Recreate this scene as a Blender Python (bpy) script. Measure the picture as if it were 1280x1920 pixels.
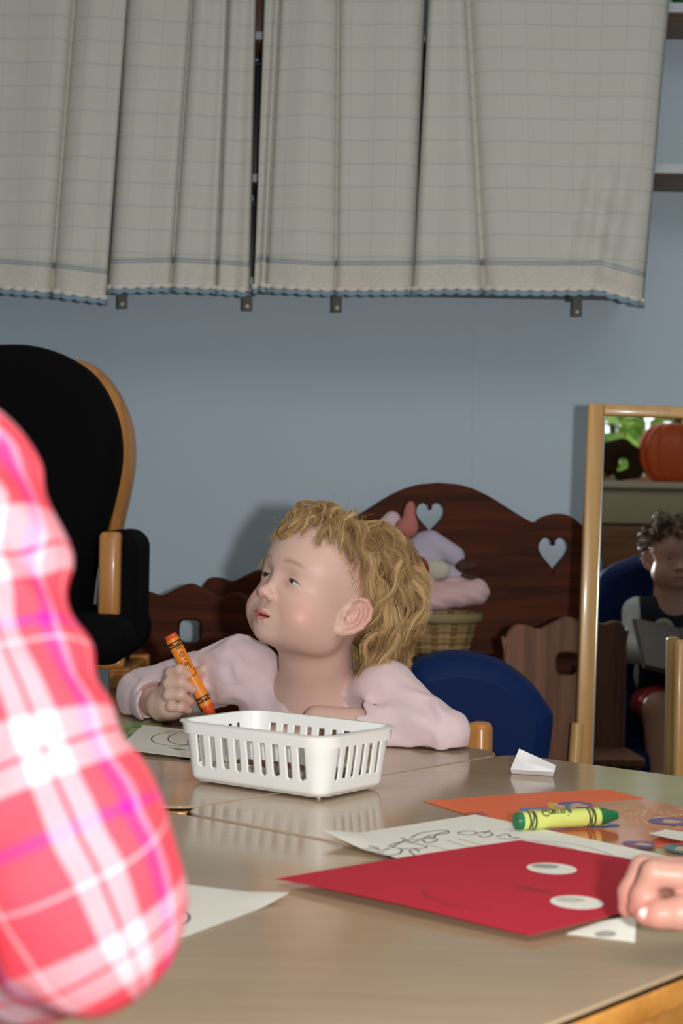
import bpy, bmesh, math, random
import numpy as np
from mathutils import Vector, Matrix

for o in list(bpy.data.objects):
    bpy.data.objects.remove(o, do_unlink=True)
scene = bpy.context.scene
COL = scene.collection
random.seed(7)
RNG = np.random.default_rng(7)

# ---------------------------------------------------------------- camera
F = 3100.0            # focal length in pixels of the 1280x1920 frame
TZ = 0.50             # height of the table tops
H = 0.79              # height of the camera
ROLL = math.radians(1.0)
cr, sr = math.cos(ROLL), math.sin(ROLL)
cam_data = bpy.data.cameras.new('camera')
cam = bpy.data.objects.new('camera', cam_data)
COL.objects.link(cam)
cam_data.sensor_width = 36.0
cam_data.lens = F / 1920.0 * 36.0
cam_data.clip_start = 0.02
cam_data.dof.use_dof = True
cam_data.dof.focus_distance = 1.98
cam_data.dof.aperture_fstop = 9.0
cam.matrix_world = Matrix(((cr, -sr, 0, 0), (0, 0, -1, 0), (sr, cr, 0, H), (0, 0, 0, 1)))
scene.camera = cam

# ---------------------------------------------------------------- light
scene.view_settings.view_transform = 'Standard'
scene.view_settings.look = 'None'
scene.view_settings.exposure = 0.08
scene.view_settings.gamma = 1.0
scene.view_settings.use_curve_mapping = False

world = bpy.data.worlds.new('world')
scene.world = world
world.use_nodes = True
wn = world.node_tree.nodes
wn['Background'].inputs[0].default_value = (0.80, 0.90, 1.0, 1)
wn['Background'].inputs[1].default_value = 2.2

def lamp(name, kind, loc, target, energy, color, size=0.1, size_y=None):
    d = bpy.data.lights.new(name, kind)
    d.energy = energy
    d.color = color
    if kind == 'AREA':
        d.shape = 'RECTANGLE' if size_y else 'DISK'
        d.size = size
        if size_y: d.size_y = size_y
    o = bpy.data.objects.new(name, d)
    COL.objects.link(o)
    o.location = loc
    o.rotation_euler = (Vector(target) - Vector(loc)).to_track_quat('-Z', 'Y').to_euler()
    return o

# the camera's own flash, to the right of the lens because the camera is held upright
lamp('camera_flash', 'AREA', (0.125, -0.02, H + 0.015), (0.45, 3.0, 1.05), 24.5, (1.0, 0.985, 0.965), 0.045)
# unseen overhead area light, added as soft ambient fill for the room
lamp('overhead_fill', 'AREA', (0.8, 1.3, 2.38), (0.8, 1.3, 0), 13.0, (1.0, 0.95, 0.86), 2.4, 1.6)

# ---------------------------------------------------------------- helpers
def lin(c):
    """sRGB 0-255 -> linear"""
    out = []
    for v in c:
        v = v / 255.0
        out.append(v / 12.92 if v <= 0.04045 else ((v + 0.055) / 1.055) ** 2.4)
    return out

def lv(px, py):
    u, v = px - 640.0, py - 960.0
    return u * cr + v * sr, -u * sr + v * cr

def P(px, py, d):
    """point at depth d that stands on the sight line of a photo pixel"""
    u, v = lv(px, py)
    return Vector((u * d / F, d, H - v * d / F))

def T(px, py, z=TZ):
    """point of the horizontal plane at height z on that sight line"""
    u, v = lv(px, py)
    return P(px, py, (H - z) * F / v)

def tag(o, label=None, cat=None, group=None, kind=None):
    if label: o['label'] = label
    if cat: o['category'] = cat
    if group: o['group'] = group
    if kind: o['kind'] = kind
    return o

def empty(name, loc=(0, 0, 0), rz=0.0):
    o = bpy.data.objects.new(name, None)
    COL.objects.link(o)
    o.location = loc
    o.rotation_euler = (0, 0, rz)
    o.empty_display_size = 0.05
    return o

def wmat(o):
    m = o.matrix_basis.copy()
    return wmat(o.parent) @ o.matrix_parent_inverse @ m if o.parent else m

def link(name, me, mat=None, parent=None, smooth=False, world_space=True):
    """one mesh object; vertices given in world space unless world_space is False"""
    if mat is not None:
        for m in (mat if isinstance(mat, (list, tuple)) else [mat]):
            me.materials.append(m)
    if smooth:
        me.polygons.foreach_set('use_smooth', [True] * len(me.polygons))
    o = bpy.data.objects.new(name, me)
    COL.objects.link(o)
    if parent is not None:
        o.parent = parent
        if world_space:
            o.matrix_parent_inverse = wmat(parent).inverted()
    return o

def mesh(name, V, Fc, mat=None, parent=None, smooth=False, world_space=True):
    me = bpy.data.meshes.new(name)
    me.from_pydata([tuple(map(float, v)) for v in V], [], [tuple(int(i) for i in f) for f in Fc])
    me.update()
    return link(name, me, mat, parent, smooth, world_space)

def obj_bm(name, bm, mat=None, parent=None, smooth=False, world_space=True):
    me = bpy.data.meshes.new(name)
    bm.to_mesh(me)
    bm.free()
    return link(name, me, mat, parent, smooth, world_space)

def auto_smooth(o, deg=35):
    me = o.data
    me.polygons.foreach_set('use_smooth', [True] * len(me.polygons))
    me.set_sharp_from_angle(angle=math.radians(deg))
    return o

def bm_box(bm, M, sx, sy, sz, bev=0.0, seg=2):
    """box of full sizes centred on matrix M"""
    r = bmesh.ops.create_cube(bm, size=1.0)
    vs = r['verts']
    bmesh.ops.scale(bm, vec=(sx, sy, sz), verts=vs)
    if bev > 0:
        es = list({e for v in vs for e in v.link_edges})
        rr = bmesh.ops.bevel(bm, geom=es, offset=bev, segments=seg, affect='EDGES', profile=0.5)
        vs = list({v for f in rr['faces'] for v in f.verts} | {v for v in vs if v.is_valid})
    bmesh.ops.transform(bm, matrix=M, verts=vs)
    return vs

def box(name, M, s, mat, parent=None, bev=0.003, seg=2, world_space=True):
    bm = bmesh.new()
    if not isinstance(M, Matrix):
        M = Matrix.Translation(M)
    bm_box(bm, M, s[0], s[1], s[2], bev, seg)
    o = obj_bm(name, bm, mat, parent, False, world_space)
    if bev > 0: auto_smooth(o, 50)
    return o

def frame_from(z, x=None):
    z = Vector(z).normalized()
    x = Vector(x) if x is not None else (Vector((1, 0, 0)) if abs(z.x) < 0.9 else Vector((0, 1, 0)))
    y = z.cross(x).normalized()
    x = y.cross(z)
    return Matrix((x, y, z)).transposed()

def tube_geo(pts, rad, n=10, caps=True, flat=1.0, up=None):
    """tube along a polyline with parallel-transport frames; rad scalar or list"""
    pts = [Vector(p) for p in pts]
    m = len(pts)
    rad = [rad] * m if not hasattr(rad, '__len__') else rad
    tang = []
    for i in range(m):
        a = pts[max(i - 1, 0)]; b = pts[min(i + 1, m - 1)]
        tang.append((b - a).normalized())
    ref = Vector(up) if up is not None else (Vector((0, 0, 1)) if abs(tang[0].z) < 0.9 else Vector((1, 0, 0)))
    V, Fc = [], []
    x = None
    for i in range(m):
        t = tang[i]
        if x is None:
            x = (ref - t * ref.dot(t)).normalized()
        else:
            x = (x - t * x.dot(t)).normalized()
        y = t.cross(x)
        for k in range(n):
            a = 2 * math.pi * k / n
            V.append(pts[i] + x * (math.cos(a) * rad[i] * flat) + y * (math.sin(a) * rad[i]))
    for i in range(m - 1):
        for k in range(n):
            a = i * n + k; b = i * n + (k + 1) % n
            Fc.append((a, b, b + n, a + n))
    if caps:
        Fc.append(tuple(range(n - 1, -1, -1)))
        Fc.append(tuple(range((m - 1) * n, m * n)))
    return V, Fc

def join_geo(parts):
    V, Fc = [], []
    for v, f in parts:
        o = len(V)
        V += list(v)
        Fc += [tuple(i + o for i in q) for q in f]
    return V, Fc

def tube(name, pts, rad, mat, parent=None, n=10, **kw):
    V, Fc = tube_geo(pts, rad, n, **kw)
    o = mesh(name, V, Fc, mat, parent)
    return auto_smooth(o, 50)

def lathe_geo(prof, n=32, M=None):
    """prof: list of (r, z) from bottom to top"""
    M = M or Matrix.Identity(4)
    V, Fc = [], []
    for r, z in prof:
        for k in range(n):
            a = 2 * math.pi * k / n
            V.append(M @ Vector((r * math.cos(a), r * math.sin(a), z)))
    m = len(prof)
    for i in range(m - 1):
        for k in range(n):
            a = i * n + k; b = i * n + (k + 1) % n
            Fc.append((a, b, b + n, a + n))
    if prof[0][0] > 1e-5: Fc.append(tuple(range(n - 1, -1, -1)))
    if prof[-1][0] > 1e-5: Fc.append(tuple(range((m - 1) * n, m * n)))
    return V, Fc

def lathe(name, prof, mat, parent=None, n=32, M=None):
    V, Fc = lathe_geo(prof, n, M)
    return auto_smooth(mesh(name, V, Fc, mat, parent), 40)

def catmull(pts, n=8, closed=False):
    pts = [np.array(p, float) for p in pts]
    m = len(pts)
    out = []
    for i in range(m if closed else m - 1):
        if closed:
            p0, p1, p2, p3 = pts[(i - 1) % m], pts[i], pts[(i + 1) % m], pts[(i + 2) % m]
        else:
            p0, p1, p2, p3 = pts[max(i - 1, 0)], pts[i], pts[i + 1], pts[min(i + 2, m - 1)]
        for k in range(n):
            t = k / n
            out.append(0.5 * ((2 * p1) + (-p0 + p2) * t + (2 * p0 - 5 * p1 + 4 * p2 - p3) * t * t + (-p0 + 3 * p1 - 3 * p2 + p3) * t ** 3))
    if not closed: out.append(pts[-1])
    return [tuple(p) for p in out]

def plate(name, loops, thick, bev, M, mat, parent=None):
    """flat board with holes: loops of 2-D points (first = outline), extruded both ways, placed by matrix M"""
    cu = bpy.data.curves.new(name, 'CURVE')
    cu.dimensions = '2D'
    cu.fill_mode = 'BOTH'
    for lp in loops:
        s = cu.splines.new('POLY')
        s.points.add(len(lp) - 1)
        for p, q in zip(s.points, lp):
            p.co = (q[0], q[1], 0, 1)
        s.use_cyclic_u = True
    cu.extrude = max(thick / 2 - bev, 1e-5)
    cu.bevel_depth = bev
    cu.bevel_resolution = 2
    cu.offset = -bev
    t = bpy.data.objects.new('t', cu)
    COL.objects.link(t)
    me = bpy.data.meshes.new_from_object(t)
    bpy.data.objects.remove(t)
    bpy.data.curves.remove(cu)
    me.transform(M)
    me.name = name
    o = link(name, me, mat, parent)
    return auto_smooth(o, 40)

def solidify_grid(G, nu, nv, thick, nrm=None):
    """G: list of nu*nv points (row-major, v fast). returns closed slab geometry"""
    G = np.array([tuple(p) for p in G]).reshape(nu, nv, 3)
    du = np.gradient(G, axis=0); dv = np.gradient(G, axis=1)
    N = np.cross(du, dv); N /= (np.linalg.norm(N, axis=2, keepdims=True) + 1e-12)
    A = (G + N * thick / 2).reshape(-1, 3); B = (G - N * thick / 2).reshape(-1, 3)
    V = np.concatenate([A, B]); o = nu * nv
    Fc = []
    idx = lambda i, j: i * nv + j
    for i in range(nu - 1):
        for j in range(nv - 1):
            a, b, c, d = idx(i, j), idx(i + 1, j), idx(i + 1, j + 1), idx(i, j + 1)
            Fc.append((a, b, c, d)); Fc.append((d + o, c + o, b + o, a + o))
    for i in range(nu - 1):
        a, b = idx(i, 0), idx(i + 1, 0); Fc.append((b, a, a + o, b + o))
        a, b = idx(i, nv - 1), idx(i + 1, nv - 1); Fc.append((a, b, b + o, a + o))
    for j in range(nv - 1):
        a, b = idx(0, j), idx(0, j + 1); Fc.append((a, b, b + o, a + o))
        a, b = idx(nu - 1, j), idx(nu - 1, j + 1); Fc.append((b, a, a + o, b + o))
    return V, Fc

def copy_tree(o, parent=None):
    c = o.copy()
    COL.objects.link(c)
    c.parent = parent
    for ch in o.children:
        copy_tree(ch, c)
    return c

# ---------------------------------------------------------------- implicit surfaces (for bodies, clothes, soft things)
def normv(v):
    v = np.asarray(v, float)
    return v / (np.linalg.norm(v) + 1e-12)

class Prim:
    def __init__(s, fn, c, R):
        s.fn, s.c, s.R = fn, np.asarray(c, float), R

class Frame:
    """local frame: rows of A are the local axes in world space, s = metres per local unit"""
    def __init__(s, o=(0, 0, 0), A=np.eye(3), sc=1.0):
        s.o, s.A, s.s = np.asarray(o, float), np.asarray(A, float), sc
    def w(s, p):
        return s.o + (np.asarray(p, float) * s.s) @ s.A
    def l(s, p):
        return ((p - s.o) @ s.A.T) / s.s

W0 = Frame()

def rot_axes(rx=0, ry=0, rz=0):
    """rows = axes after rotating by euler degrees"""
    m = Matrix.Rotation(math.radians(rz), 3, 'Z') @ Matrix.Rotation(math.radians(ry), 3, 'Y') @ Matrix.Rotation(math.radians(rx), 3, 'X')
    return np.array(m).T

def ell(fr, c, r, axes=None):
    c = fr.w(c); r = np.asarray(r, float) * fr.s
    A = fr.A if axes is None else np.asarray(axes) @ fr.A
    def fn(p):
        q = (p - c) @ A.T
        k0 = np.sqrt(((q / r) ** 2).sum(1)); k1 = np.sqrt(((q / (r * r)) ** 2).sum(1)) + 1e-9
        return k0 * (k0 - 1) / k1
    return Prim(fn, c, r.max())

def sph(fr, c, r):
    c = fr.w(c); r = r * fr.s
    return Prim(lambda p: np.sqrt(((p - c) ** 2).sum(1)) - r, c, r)

def cap(fr, a, b, ra, rb):
    a = fr.w(a); b = fr.w(b); ra *= fr.s; rb *= fr.s
    ab = b - a; L2 = (ab ** 2).sum() + 1e-12
    def fn(p):
        h = np.clip(((p - a) @ ab) / L2, 0, 1)
        return np.sqrt(((p - a - h[:, None] * ab) ** 2).sum(1)) - (ra + (rb - ra) * h)
    return Prim(fn, (a + b) / 2, math.sqrt(L2) / 2 + max(ra, rb))

def rbox(fr, c, hs, r, axes=None):
    c = fr.w(c); hs = np.asarray(hs, float) * fr.s; r = r * fr.s
    A = fr.A if axes is None else np.asarray(axes) @ fr.A
    def fn(p):
        q = np.abs((p - c) @ A.T) - (hs - r)
        return np.sqrt((np.maximum(q, 0) ** 2).sum(1)) + np.minimum(q.max(1), 0) - r
    return Prim(fn, c, float(np.linalg.norm(hs)))

class Sculpt:
    def __init__(s): s.ops = []; s.post = None
    def add(s, prim, k=0.01): s.ops.append((0, k, prim)); return s
    def cut(s, prim, k=0.004): s.ops.append((1, k, prim)); return s
    def groove(s, prim, depth): s.ops.append((2, depth, prim)); return s
    def chain(s, fr, pts, rads, k=0.004, kfirst=None):
        for i in range(len(pts) - 1):
            s.add(cap(fr, pts[i], pts[i + 1], rads[i], rads[i + 1]), k if (i or kfirst is None) else kfirst)
        return s
    def ev(s, p, bc=None, br=None):
        d = np.full(len(p), 1.0)
        for op, k, pr in s.ops:
            if bc is not None:
                gap = np.linalg.norm(pr.c - bc) - pr.R - br
                if gap > k + 0.012: continue
            e = pr.fn(p)
            if op == 0:
                h = np.clip(0.5 + 0.5 * (e - d) / k, 0, 1)
                d = e * (1 - h) + d * h - k * h * (1 - h)
            elif op == 1:
                h = np.clip(0.5 - 0.5 * (d + e) / k, 0, 1)
                d = d * (1 - h) - e * h + k * h * (1 - h)
            else:
                d = d + k * np.exp(-np.maximum(e, 0) ** 2 / (0.0022 ** 2)) * (np.abs(d) < 0.02)
        if s.post is not None: d = s.post(p, d)
        return d
    def mesh(s, h, lo, hi, B=12):
        lo = np.asarray(lo, float); hi = np.asarray(hi, float)
        nb = np.ceil((hi - lo) / (h * B)).astype(int)
        ii = np.stack(np.meshgrid(*[np.arange(n) for n in nb], indexing='ij'), -1).reshape(-1, 3)
        cs = lo + (ii + 0.5) * h * B
        br = h * B * 0.5 * math.sqrt(3)
        act = np.concatenate([np.abs(s.ev(c)) < br * 1.5 + 0.004 for c in np.array_split(cs, max(1, len(cs) // 20000))])
        ii = ii[act]; cs = cs[act]
        g = np.arange(B + 1)
        G = np.stack(np.meshgrid(g, g, g, indexing='ij'), -1).reshape(-1, 3)
        NY, NZ = (nb[1] + 1) * B + 2, (nb[2] + 1) * B + 2
        cid, cv, quads = [], [], []
        corners = [(0,0,0),(1,0,0),(0,1,0),(1,1,0),(0,0,1),(1,0,1),(0,1,1),(1,1,1)]
        edges = [(0,1),(2,3),(4,5),(6,7),(0,2),(1,3),(4,6),(5,7),(0,4),(1,5),(2,6),(3,7)]
        CO = np.array(corners, float)
        key = lambda a: ((a[:, 0] + 1) * NY + a[:, 1] + 1) * NZ + a[:, 2] + 1
        for b, c in zip(ii, cs):
            o = b * B
            val = s.ev(lo + (G + o) * h, c, br).reshape(B + 1, B + 1, B + 1)
            ins = val < 0
            if ins.all() or not ins.any(): continue
            st = np.stack([val[x:B + x, y:B + y, z:B + z] for x, y, z in corners], -1)
            sg = st < 0
            m = sg.any(-1) & ~sg.all(-1)
            ce = np.argwhere(m)
            if len(ce):
                sv = st[m]
                acc = np.zeros((len(ce), 3)); cnt = np.zeros((len(ce), 1))
                for a, e in edges:
                    va, ve = sv[:, a], sv[:, e]
                    x = (va < 0) != (ve < 0)
                    t = np.where(x, va / np.where(x, va - ve, 1), 0)[:, None]
                    acc += x[:, None] * (CO[a] + t * (CO[e] - CO[a])); cnt += x[:, None]
                cv.append(lo + (ce + o + acc / cnt) * h)
                cid.append(key(ce + o))
            for ax in range(3):
                sl0 = [slice(0, B)] * 3; sl1 = [slice(0, B)] * 3
                sl1[ax] = slice(1, B + 1)
                a, e = ins[tuple(sl0)], ins[tuple(sl1)]
                x = np.argwhere(a != e)
                if not len(x): continue
                flip = a[tuple(x.T)]
                x = x + o
                u, w = [(1, 2), (2, 0), (0, 1)][ax]
                eu = np.zeros(3, int); eu[u] = 1
                ew = np.zeros(3, int); ew[w] = 1
                q = np.stack([key(x), key(x - eu), key(x - eu - ew), key(x - ew)], 1)
                q[~flip] = q[~flip][:, ::-1]
                quads.append(q)
        cid = np.concatenate(cid); cv = np.concatenate(cv); quads = np.concatenate(quads)
        order = np.argsort(cid); cid = cid[order]; cv = cv[order]
        pos = np.searchsorted(cid, quads).clip(0, len(cid) - 1)
        ok = (cid[pos] == quads).all(1)
        return cv, pos[ok]

def sculpt_obj(name, sc, h, lo, hi, mat, parent=None, smooth_it=0, colors=None, attrs=None):
    V, Q = sc.mesh(h, lo, hi)
    me = bpy.data.meshes.new(name)
    me.vertices.add(len(V)); me.vertices.foreach_set('co', V.astype(np.float32).ravel())
    me.loops.add(len(Q) * 4); me.loops.foreach_set('vertex_index', Q.astype(np.int32).ravel())
    me.polygons.add(len(Q)); me.polygons.foreach_set('loop_start', np.arange(len(Q), dtype=np.int32) * 4)
    me.update(); me.validate()
    if len(me.vertices) == len(V):
        if colors is not None:
            c = colors(V)
            a = me.color_attributes.new('tint', 'FLOAT_COLOR', 'POINT')
            a.data.foreach_set('color', np.concatenate([c, np.ones((len(c), 1))], 1).astype(np.float32).ravel())
        if attrs is not None:
            for nm, arr in attrs(V).items():
                a = me.attributes.new(nm, 'FLOAT_VECTOR', 'POINT')
                a.data.foreach_set('vector', arr.astype(np.float32).ravel())
    return link(name, me, mat, parent, True)

# value noise for wrinkles
_PERM = np.random.default_rng(3).random((32, 32, 32))
def vnoise(p, f):
    q = np.asarray(p) * f
    i = np.floor(q).astype(int); t = q - i
    t = t * t * (3 - 2 * t)
    r = 0
    for x in (0, 1):
        for y in (0, 1):
            for z in (0, 1):
                w = (t[:, 0] if x else 1 - t[:, 0]) * (t[:, 1] if y else 1 - t[:, 1]) * (t[:, 2] if z else 1 - t[:, 2])
                r = r + w * _PERM[(i[:, 0] + x) % 32, (i[:, 1] + y) % 32, (i[:, 2] + z) % 32]
    return r * 2 - 1
def sstep(a, b, x):
    t = np.clip((x - a) / (b - a), 0, 1)
    return t * t * (3 - 2 * t)

# ---------------------------------------------------------------- materials
def new_mat(name):
    m = bpy.data.materials.new(name)
    m.use_nodes = True
    nt = m.node_tree
    b = nt.nodes['Principled BSDF']
    return m, nt, b

def N(nt, t, **kw):
    n = nt.nodes.new(t)
    for k, v in kw.items():
        setattr(n, k, v)
    return n

def plain(name, rgb, rough=0.5, var=0.06, scale=30.0, bump=0.0, bscale=200.0, spec=0.5, sheen=0.0, coat=0.0, sss=0.0, metal=0.0):
    """base colour with a little procedural unevenness and optional fine relief"""
    m, nt, b = new_mat(name)
    c = lin(rgb)
    tc = N(nt, 'ShaderNodeTexCoord')
    nz = N(nt, 'ShaderNodeTexNoise'); nz.inputs['Scale'].default_value = scale; nz.inputs['Detail'].default_value = 4
    nt.links.new(tc.outputs['Object'], nz.inputs['Vector'])
    mx = N(nt, 'ShaderNodeMix', data_type='RGBA')
    nt.links.new(nz.outputs['Fac'], mx.inputs[0])
    mx.inputs[6].default_value = (*[v * (1 - var) for v in c], 1)
    mx.inputs[7].default_value = (*[min(1, v * (1 + var)) for v in c], 1)
    nt.links.new(mx.outputs[2], b.inputs['Base Color'])
    b.inputs['Roughness'].default_value = rough
    b.inputs['Specular IOR Level'].default_value = spec
    b.inputs['Metallic'].default_value = metal
    if sheen: b.inputs['Sheen Weight'].default_value = sheen
    if coat:
        b.inputs['Coat Weight'].default_value = coat; b.inputs['Coat Roughness'].default_value = 0.15
    if sss:
        b.inputs['Subsurface Weight'].default_value = sss
        b.inputs['Subsurface Radius'].default_value = (0.006, 0.0025, 0.0015)
        b.inputs['Subsurface Scale'].default_value = 1.0
    if bump:
        n2 = N(nt, 'ShaderNodeTexNoise'); n2.inputs['Scale'].default_value = bscale; n2.inputs['Detail'].default_value = 3
        nt.links.new(tc.outputs['Object'], n2.inputs['Vector'])
        bp = N(nt, 'ShaderNodeBump'); bp.inputs['Strength'].default_value = bump; bp.inputs['Distance'].default_value = 0.002
        nt.links.new(n2.outputs['Fac'], bp.inputs['Height'])
        nt.links.new(bp.outputs['Normal'], b.inputs['Normal'])
    return m

def wood(name, dark, light, rough=0.4, axis='X', scale=1.0, coat=0.0, bump=0.05, spec=0.5):
    """wood with stretched grain along an object axis"""
    m, nt, b = new_mat(name)
    tc = N(nt, 'ShaderNodeTexCoord')
    mp = N(nt, 'ShaderNodeMapping')
    s = {'X': (1.2, 22, 22), 'Y': (22, 1.2, 22), 'Z': (22, 22, 1.2)}[axis]
    mp.inputs['Scale'].default_value = [v * scale for v in s]
    nt.links.new(tc.outputs['Object'], mp.inputs['Vector'])
    n1 = N(nt, 'ShaderNodeTexNoise'); n1.inputs['Scale'].default_value = 2.2; n1.inputs['Detail'].default_value = 6; n1.inputs['Distortion'].default_value = 0.6
    nt.links.new(mp.outputs[0], n1.inputs['Vector'])
    n2 = N(nt, 'ShaderNodeTexNoise'); n2.inputs['Scale'].default_value = 9; n2.inputs['Detail'].default_value = 3
    nt.links.new(mp.outputs[0], n2.inputs['Vector'])
    ad = N(nt, 'ShaderNodeMath', operation='MULTIPLY_ADD')
    nt.links.new(n2.outputs['Fac'], ad.inputs[0]); ad.inputs[1].default_value = 0.35
    nt.links.new(n1.outputs['Fac'], ad.inputs[2])
    rp = N(nt, 'ShaderNodeValToRGB')
    rp.color_ramp.elements[0].position = 0.42; rp.color_ramp.elements[0].color = (*lin(dark), 1)
    rp.color_ramp.elements[1].position = 0.85; rp.color_ramp.elements[1].color = (*lin(light), 1)
    nt.links.new(ad.outputs[0], rp.inputs[0])
    nt.links.new(rp.outputs[0], b.inputs['Base Color'])
    b.inputs['Roughness'].default_value = rough
    b.inputs['Specular IOR Level'].default_value = spec
    if coat:
        b.inputs['Coat Weight'].default_value = coat; b.inputs['Coat Roughness'].default_value = 0.12
    if bump:
        bp = N(nt, 'ShaderNodeBump'); bp.inputs['Strength'].default_value = bump; bp.inputs['Distance'].default_value = 0.001
        nt.links.new(ad.outputs[0], bp.inputs['Height']); nt.links.new(bp.outputs['Normal'], b.inputs['Normal'])
    return m

def tint_mat(name, rough=0.5, sss=0.0, spec=0.4, bump=0.0, bscale=300, sheen=0.0, coat=0.0):
    """colour comes from the mesh's own colour attribute"""
    m, nt, b = new_mat(name)
    at = N(nt, 'ShaderNodeAttribute'); at.attribute_name = 'tint'
    nt.links.new(at.outputs['Color'], b.inputs['Base Color'])
    b.inputs['Roughness'].default_value = rough
    b.inputs['Specular IOR Level'].default_value = spec
    if sss:
        b.inputs['Subsurface Weight'].default_value = sss
        b.inputs['Subsurface Radius'].default_value = (0.007, 0.003, 0.0018)
        b.inputs['Subsurface Scale'].default_value = 1.0
    if sheen: b.inputs['Sheen Weight'].default_value = sheen
    if coat: b.inputs['Coat Weight'].default_value = coat; b.inputs['Coat Roughness'].default_value = 0.3
    if bump:
        tc = N(nt, 'ShaderNodeTexCoord')
        n2 = N(nt, 'ShaderNodeTexNoise'); n2.inputs['Scale'].default_value = bscale; n2.inputs['Detail'].default_value = 3
        nt.links.new(tc.outputs['Object'], n2.inputs['Vector'])
        bp = N(nt, 'ShaderNodeBump'); bp.inputs['Strength'].default_value = bump; bp.inputs['Distance'].default_value = 0.001
        nt.links.new(n2.outputs['Fac'], bp.inputs['Height']); nt.links.new(bp.outputs['Normal'], b.inputs['Normal'])
    return m
# ================================================================ the room
WALL_Y, WL, WR, REAR, CEIL = 3.55, -1.9, 2.3, -1.35, 2.45
wall_blue = plain('wall_paint', (190, 207, 221), 0.55, 0.03, 3.0, 0.08, 260, 0.35)
floor_mat = plain('floor_vinyl', (120, 104, 86), 0.35, 0.12, 6.0)
ceil_mat = plain('ceiling_paint', (226, 224, 216), 0.9, 0.02)
def struct(o):
    o['kind'] = 'structure'
    return o
struct(box('floor', ((WL + WR) / 2, (WALL_Y + REAR) / 2, -0.05), (WR - WL + 0.3, WALL_Y - REAR + 0.3, 0.1), floor_mat, bev=0))
struct(box('ceiling', ((WL + WR) / 2, (WALL_Y + REAR) / 2, CEIL + 0.05), (WR - WL + 0.3, WALL_Y - REAR + 0.3, 0.1), ceil_mat, bev=0))
struct(box('wall_back', ((WL + WR) / 2, WALL_Y + 0.05, CEIL / 2), (WR - WL + 0.2, 0.1, CEIL), wall_blue, bev=0))
struct(box('wall_left', (WL - 0.05, (WALL_Y + REAR) / 2, CEIL / 2), (0.1, WALL_Y - REAR, CEIL), wall_blue, bev=0))
struct(box('wall_right', (WR + 0.05, (WALL_Y + REAR) / 2, CEIL / 2), (0.1, WALL_Y - REAR, CEIL), wall_blue, bev=0))
# rear wall with the window opening seen in the mirror
WX0, WX1, WZ0, WZ1 = 0.75, 2.05, 0.93, 2.0
rw = struct(box('wall_rear', ((WL + WX0) / 2, REAR - 0.05, CEIL / 2), (WX0 - WL, 0.1, CEIL), wall_blue, bev=0))
for nm, x0, x1, z0, z1 in (('wall_section', WX0, WX1, 0, WZ0), ('wall_section', WX0, WX1, WZ1, CEIL), ('wall_section', WX1, WR, 0, CEIL)):
    box(nm, ((x0 + x1) / 2, REAR - 0.05, (z0 + z1) / 2), (x1 - x0, 0.1, z1 - z0), wall_blue, rw, bev=0)
white_paint = plain('white_gloss', (214, 210, 198), 0.35, 0.03)
win = struct(box('window_1', ((WX0 + WX1) / 2, REAR - 0.06, WZ1 - 0.02), (WX1 - WX0, 0.06, 0.04), white_paint, bev=0.004))
box('window_frame', (WX0 + 0.02, REAR - 0.06, (WZ0 + WZ1) / 2), (0.04, 0.06, WZ1 - WZ0), white_paint, win)
box('window_frame', (WX1 - 0.02, REAR - 0.06, (WZ0 + WZ1) / 2), (0.04, 0.06, WZ1 - WZ0), white_paint, win)
box('window_frame', ((WX0 + WX1) / 2, REAR - 0.06, WZ0 + 0.02), (WX1 - WX0, 0.06, 0.04), white_paint, win)
box('window_mullion', (1.62, REAR - 0.06, (WZ0 + WZ1) / 2), (0.05, 0.05, WZ1 - WZ0), plain('dark_mullion', (40, 36, 32), 0.5), win)
glass_mat, _nt, _b = new_mat('window_glass')
_b.inputs['Base Color'].default_value = (1, 1, 1, 1); _b.inputs['Roughness'].default_value = 0.0
_b.inputs['Transmission Weight'].default_value = 1.0; _b.inputs['IOR'].default_value = 1.02
box('pane', ((WX0 + 1.6) / 2, REAR - 0.06, (WZ0 + WZ1) / 2), (1.6 - WX0 - 0.04, 0.004, WZ1 - WZ0 - 0.08), glass_mat, win, bev=0)
box('pane', ((1.64 + WX1) / 2, REAR - 0.06, (WZ0 + WZ1) / 2), (WX1 - 1.64 - 0.04, 0.004, WZ1 - WZ0 - 0.08), glass_mat, win, bev=0)
box('window_sill', ((WX0 + WX1) / 2, REAR + 0.06, 0.925), (WX1 - WX0 + 0.16, 0.28, 0.03), plain('sill_cream', (206, 194, 168), 0.3), win, 0.006)
# cupboard below the sill, cream front over brown boards
cup = empty('window_cupboard', (1.4, REAR + 0.09, 0))
tag(cup, 'cream and brown low cupboard below the window behind the reading boy', 'cupboard')
box('cream_front', (1.4, REAR + 0.085, 0.835), (1.36, 0.17, 0.145), plain('cream_board', (182, 172, 140), 0.5), cup, 0.004)
wood_mid = wood('wood_mid_brown', (92, 58, 30), (138, 92, 52), 0.4, 'X')
for k in range(4):
    box('board', (1.4, REAR + 0.09, 0.665 - k * 0.185), (1.36, 0.175, 0.18), wood_mid, cup, 0.006)
# thin joint strips on the panelled wall
strip = plain('joint_strip', (176, 193, 214), 0.5, 0.02)
for i, px in enumerate((38, 886)):
    p = P(px, 800, WALL_Y - 0.0006)
    struct(box('trim_%d' % (i + 1), (p.x, p.y, CEIL / 2 + 0.03), (0.004, 0.0008, CEIL - 0.1), wall_blue, bev=0.0003))
struct(box('baseboard_back', ((WL + WR) / 2, WALL_Y - 0.006, 0.05), (WR - WL, 0.012, 0.1), white_paint, bev=0.003))

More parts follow.
